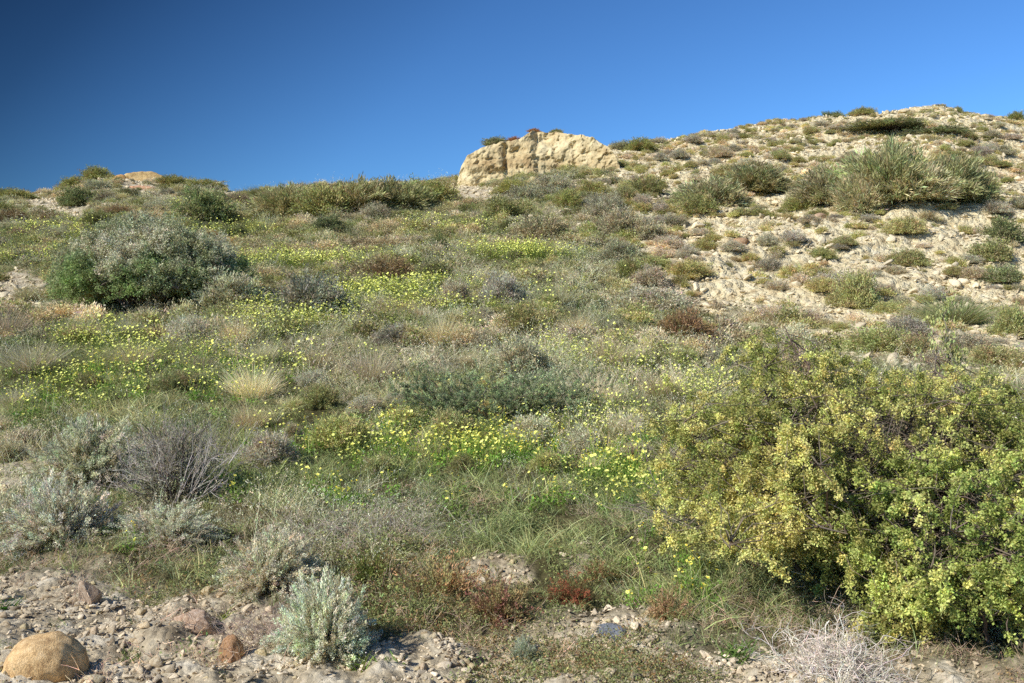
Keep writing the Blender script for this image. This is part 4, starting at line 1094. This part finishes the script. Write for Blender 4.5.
# dry litter and red herbs of the bare strip
X, Y, Z, hill, bare, u, v = field(9000, 3.4, 8.5, 1.0)
k = (np.hypot(u - 42, (v - 655) * 1.3) > 62) & (rng.uniform(size=len(X)) < np.clip(.06 + .30 * fbm(X * 1.5, Y * 1.5, octv=3, seed=54) + .12 * sstep(520, 600, v), 0, .5) * np.where(bare > .5, .25, 1))
scatter('twig_litter', 'dry grey twigs and litter lying on the ground in front', np.stack([X, Y, Z], 1)[k], rng.uniform(.3, .7, k.sum()), tinted(X, Y, (.9, .85, .8), (1.1, 1.05, 1), 55)[k], [twig_tuft(680 + i, 9, lin(160, 146, 126)) for i in range(4)], .3)
X, Y, Z, hill, bare, u, v = field(16000, 3.5, 6.8, 1.0)
k = rng.uniform(size=len(X)) < np.clip(fbm(X * 1.8, Y * 1.8, octv=3, seed=56) - .05, 0, .6) * sstep(525, 590, v) * np.where(u > 330, 1, .35)
rd = (rng.uniform(size=len(X)) < .3)[:, None]
T = np.where(rd, np.array([[1.12, .74, .72]]), np.array([[.96, 1.0, .88]])) * rng.uniform(.7, 1.2, (len(X), 1))
scatter('ground_herbs', 'creeping reddish and olive herbs on the stony soil in front', np.stack([X, Y, Z], 1)[k], rng.uniform(.45, 1.0, k.sum()), T[k], [herb_tuft(690 + i, 50, .05, .07, .018, .007, lin(114, 113, 78)) for i in range(4)])

# gravel
X, Y, Z, hill, bare, u, v = field(46000, 3.4, 7.5, 1.0)
k = rng.uniform(size=len(X)) < np.clip(bare - .12, 0, 1) * np.clip(.5 + .8 * fbm(X * 2, Y * 2, octv=3, seed=58), 0.05, 1)
s1 = rng.choice([.006, .009, .013, .019, .028], k.sum(), p=[.28, .28, .22, .15, .07]) * rng.uniform(.7, 1.5, k.sum())
g1 = np.stack([X[k], Y[k], Z[k] - s1 * rng.uniform(-.1, .5, k.sum()) + .012], 1)
c1 = tinted(X, Y, (.92, .88, .82), (1.18, 1.16, 1.14), 59, 2.0, .26)[k] * np.array([1.12, 1.1, 1.12])
X, Y, Z, hill, bare, u, v = field(170000, 14, 62, .25)
k = rng.uniform(size=len(X)) < np.maximum(hill * np.clip(.5 + .8 * fbm(X * .5, Y * .8, octv=3, seed=60), .05, 1), .5 * bare) + .004
g2 = np.stack([X, Y, Z], 1)[k]; s2 = rng.choice([.03, .045, .07, .10, .16], k.sum(), p=[.36, .31, .20, .10, .03]) * rng.uniform(.8, 1.3, k.sum())
c2 = tinted(X, Y, (1.02, .99, .92), (1.26, 1.23, 1.15), 61, 1.0, .10)[k]
Pg = np.concatenate([g1, g2]); sg = np.concatenate([s1, s2])[:, None] * np.stack([rng.uniform(.8, 1.35, len(Pg)), rng.uniform(.7, 1.2, len(Pg)), rng.uniform(.5, 1.15, len(Pg))], 1)
scatter('gravel', 'pale limestone gravel on the bare strip and the stony slope', Pg, sg, np.concatenate([c1, c2]), GRAVEL_MESH, .4)

# ------------------------------------------------------------------ yellow wildflowers
YEL = lin(236, 234, 134)


def blossom_geo(g, P, N, R, r, col):
    n = len(P); R = R * r.uniform(.6, 1.25, n); col = col * np.where(r.uniform(size=(n, 1)) < .2, np.array([[.85, .9, .8]]), 1) * r.uniform(.8, 1.15, (n, 1)); A = unit(np.cross(N, r.normal(size=(n, 3)))); Bv = np.cross(N, A)
    for k in range(5):
        a = k * 2 * PI / 5
        D = A * math.cos(a) + Bv * math.sin(a) + N * .35
        g.leaves(P, D, R, R * .95, jitcol(col, n, r, .06, .03), r, flat=N)


def flower_bits(seed, nf, spread, lo, hi, leafmat, petalmat, R):
    r = np.random.default_rng(seed)
    a = r.uniform(0, 2 * PI, nf); q = spread * np.sqrt(r.uniform(0, 1, nf))
    P0 = np.stack([np.cos(a) * q * .5, np.sin(a) * q * .5, np.zeros(nf)], 1)
    P1 = np.stack([np.cos(a) * q, np.sin(a) * q, r.uniform(lo, hi, nf)], 1)
    g = Geo(); g.tubes(arcs(P0, P1, r, 4, .3, .05), np.full((nf, 4), .0014), jitcol(lin(118, 134, 62), nf, r, .1, .04))
    m = 46; Q = np.stack([r.normal(size=m) * spread * .6, r.normal(size=m) * spread * .6, r.uniform(0, lo * .8, m)], 1)
    g.leaves(Q, np.stack([r.normal(size=m), r.normal(size=m), r.uniform(.2, 1, m)], 1), .026, .014, jitcol(lin(96, 122, 52), m, r, .18, .05), r, .1)
    N = unit(np.stack([r.normal(size=nf) * .45 - .25, r.normal(size=nf) * .45 - .25, np.ones(nf)], 1))
    return g.mesh('flower_foliage', leafmat), P1, N


bl_meshes = []
for i in range(3):
    r = np.random.default_rng(700 + i); g = Geo()
    blossom_geo(g, np.zeros((1, 3)), np.array([[0, 0, 1.0]]), .0128, r, YEL)
    g.leaves(np.zeros((6, 3)), r.normal(size=(6, 3)) * .4 + np.array([0, 0, 1]), .008, .004, jitcol(lin(214, 180, 50), 6, r), r)
    bl_meshes.append(g.mesh('blossom', M_PETAL))
PLANTS = []
for i in range(6):
    nf = (3, 4, 5, 6, 7, 8)[i]
    me, P1, N = flower_bits(720 + i, nf, .075, .10, .22, M_LEAF, M_PETAL, .0128)
    o = obj('yellow_wildflower', me); tag(o, 'wildflower plant with several open pale yellow blossoms in the meadow', 'wildflower', 'yellow wildflowers in the meadow')
    for p, nn in zip(P1, N):
        b = obj('blossom', random.choice(bl_meshes), o); b.location = p
        b.rotation_euler = (math.atan2(-nn[1], nn[2]), math.atan2(nn[0], nn[2]), random.uniform(0, 6.28))
    PLANTS.append(o)
NEARF = [(440, 458, 100, 20, 44), (505, 462, 80, 18, 40), (625, 492, 66, 34, 34), (590, 478, 60, 22, 18), (640, 446, 30, 30, 14), (92, 388, 72, 20, 20), (36, 406, 36, 18, 12), (215, 392, 56, 30, 20), (254, 384, 44, 30, 10),
         (400, 430, 60, 14, 12), (300, 455, 80, 26, 12), (228, 495, 24, 14, 6), (690, 592, 34, 24, 9), (660, 560, 30, 20, 5), (640, 606, 16, 8, 2), (140, 545, 30, 16, 3), (330, 505, 90, 26, 7), (470, 505, 120, 26, 10), (150, 382, 90, 20, 8)]
cnt = 0
for (a, b, ru, rv, n) in NEARF:
    for _ in range(n):
        if cnt >= 300: break
        q = random.gauss(0, .46), random.gauss(0, .46)
        x, y, z = at(a + q[0] * ru, b + q[1] * rv)
        if cnt < 6: o = PLANTS[cnt]
        else: o = copy_tree(PLANTS[random.choice((0, 0, 1, 2, 3, 4, 5) if n > 15 else (0, 0, 1, 2))])
        o.location = (x, y, z); s = random.uniform(.75, 1.2) * float(np.interp(y, [4.5, 8, 12], [.85, 1.1, 1.35])); o.scale = (s, s, s); o.rotation_euler = (0, 0, random.uniform(0, 6.28)); cnt += 1

FARF = [(310, 265, 110, 7, 150), (385, 296, 62, 6, 80), (425, 290, 40, 5, 40), (522, 257, 62, 7, 150), (320, 318, 46, 18, 100), (262, 324, 60, 24, 90), (225, 238, 60, 8, 60), (60, 236, 70, 12, 80), (110, 345, 60, 18, 60), (430, 312, 50, 10, 50),
        (650, 372, 70, 36, 50), (565, 358, 50, 20, 45), (705, 395, 40, 26, 50), (370, 300, 60, 14, 50), (190, 212, 60, 10, 30), (30, 262, 60, 10, 40), (220, 268, 90, 8, 60), (600, 425, 90, 24, 50), (440, 300, 200, 60, 130), (180, 370, 180, 40, 110), (500, 440, 200, 60, 60), (440, 458, 100, 18, 40), (620, 490, 60, 30, 40), (480, 232, 60, 8, 20), (430, 228, 40, 6, 20), (60, 395, 60, 25, 40)]
pts = []
for (a, b, ru, rv, n) in FARF:
    for _ in range(int(n * 1.15)):
        pts.append(at(a + random.gauss(0, .46) * ru, b + random.gauss(0, .46) * rv))
pts = np.array(pts)
fm = []
for i in range(4):
    r = np.random.default_rng(760 + i); nf = 9
    g0 = Geo(); P1 = np.stack([r.normal(size=nf) * .11, r.normal(size=nf) * .11, r.uniform(.10, .24, nf)], 1)
    N = unit(np.stack([r.normal(size=nf) * .5 - .3, r.normal(size=nf) * .5 - .3, np.ones(nf)], 1))
    blossom_geo(g0, P1, N, .0140, r, YEL)
    P0 = P1 * np.array([.5, .5, 0]); g0.tubes(arcs(P0, P1, r, 4, .3, .05), np.full((nf, 4), .0014), jitcol(lin(118, 134, 62), nf, r, .1, .04))
    fm.append(g0.mesh('tuft', I_PETAL))
scatter('distant_wildflowers', 'drifts of small pale yellow wildflowers farther up the meadow', pts, np.interp(pts[:, 1], [7, 15, 40], [.85, 1.25, 1.9]) * rng.uniform(.8, 1.2, len(pts)), np.ones((len(pts), 3)) * rng.uniform(.85, 1.1, (len(pts), 1)), fm, .15)

# ------------------------------------------------------------------ light, sky, camera
SUN_EL, SUN_AZ = math.radians(38), math.radians(-121)          # azimuth measured clockwise from straight ahead
sun = bpy.data.lights.new('sun', 'SUN'); sun.energy = 5.0; sun.angle = math.radians(.53); sun.color = (1, .975, .925)
so = link(bpy.data.objects.new('sun', sun))
d = np.array([math.sin(SUN_AZ) * math.cos(SUN_EL), math.cos(SUN_AZ) * math.cos(SUN_EL), math.sin(SUN_EL)])
from mathutils import Vector
so.rotation_euler = Vector(d).to_track_quat('Z', 'Y').to_euler()
w = bpy.data.worlds.new('World'); scene.world = w; w.use_nodes = True
nt = w.node_tree; bg = nt.nodes['Background']
sky = nt.nodes.new('ShaderNodeTexSky'); sky.sky_type = 'NISHITA'; sky.sun_disc = False
sky.sun_elevation = SUN_EL; sky.sun_rotation = SUN_AZ
sky.air_density = 1.0; sky.dust_density = 0.0; sky.ozone_density = 3.0; sky.altitude = 1500
# the deep blue of a clear sky seen through a polarising filter: darkest about a right angle from the sun
N, L = nt.nodes.new, nt.links.new
tc = N('ShaderNodeTexCoord')
dt = N('ShaderNodeVectorMath'); dt.operation = 'DOT_PRODUCT'; L(tc.outputs['Generated'], dt.inputs[0]); dt.inputs[1].default_value = tuple(d)
mr = N('ShaderNodeMapRange'); mr.inputs[1].default_value = -1; mr.inputs[2].default_value = 1; L(dt.outputs['Value'], mr.inputs[0])
rp = N('ShaderNodeValToRGB'); e = rp.color_ramp.elements
POL = [(-1, 1.0), (-.58, .98), (-.46, .90), (-.20, .69), (-.02, .38), (.06, .23), (.17, .115), (.27, .11), (.5, .6), (1, 1.0)]
while len(e) < len(POL): e.new(.5)
for k, (p_, c_) in enumerate(POL): e[k].position = (p_ + 1) / 2; e[k].color = (c_ * (.70 + .30 * c_), c_ * (.88 + .12 * c_), c_, 1)
L(mr.outputs[0], rp.inputs[0])
m1 = N('ShaderNodeMix'); m1.data_type = 'RGBA'; m1.blend_type = 'MULTIPLY'; m1.inputs[0].default_value = 1
L(sky.outputs[0], m1.inputs[6]); L(rp.outputs[0], m1.inputs[7])
m2 = N('ShaderNodeMix'); m2.data_type = 'RGBA'; m2.blend_type = 'MULTIPLY'; m2.inputs[0].default_value = 1
L(m1.outputs[2], m2.inputs[6]); m2.inputs[7].default_value = (.48, .82, 1.17, 1)
L(m2.outputs[2], bg.inputs[0]); bg.inputs[1].default_value = 0.15
cam = bpy.data.cameras.new('camera'); cam.sensor_width = 36; cam.lens = F_PX / 1024 * 36; cam.shift_y = (HZ - 341.5) / 1024; cam.clip_end = 10000; cam.clip_start = .05
co = link(bpy.data.objects.new('camera', cam)); co.location = (0, 0, EYE); co.rotation_euler = (PI / 2, 0, 0); scene.camera = co
scene.render.resolution_x, scene.render.resolution_y = 1024, 683
scene.view_settings.view_transform = 'Standard'; scene.view_settings.look = 'None'; scene.view_settings.exposure = 0
scene.cycles.max_bounces = 6; scene.cycles.diffuse_bounces = 3; scene.cycles.transmission_bounces = 3
scene.cycles.use_denoising = False
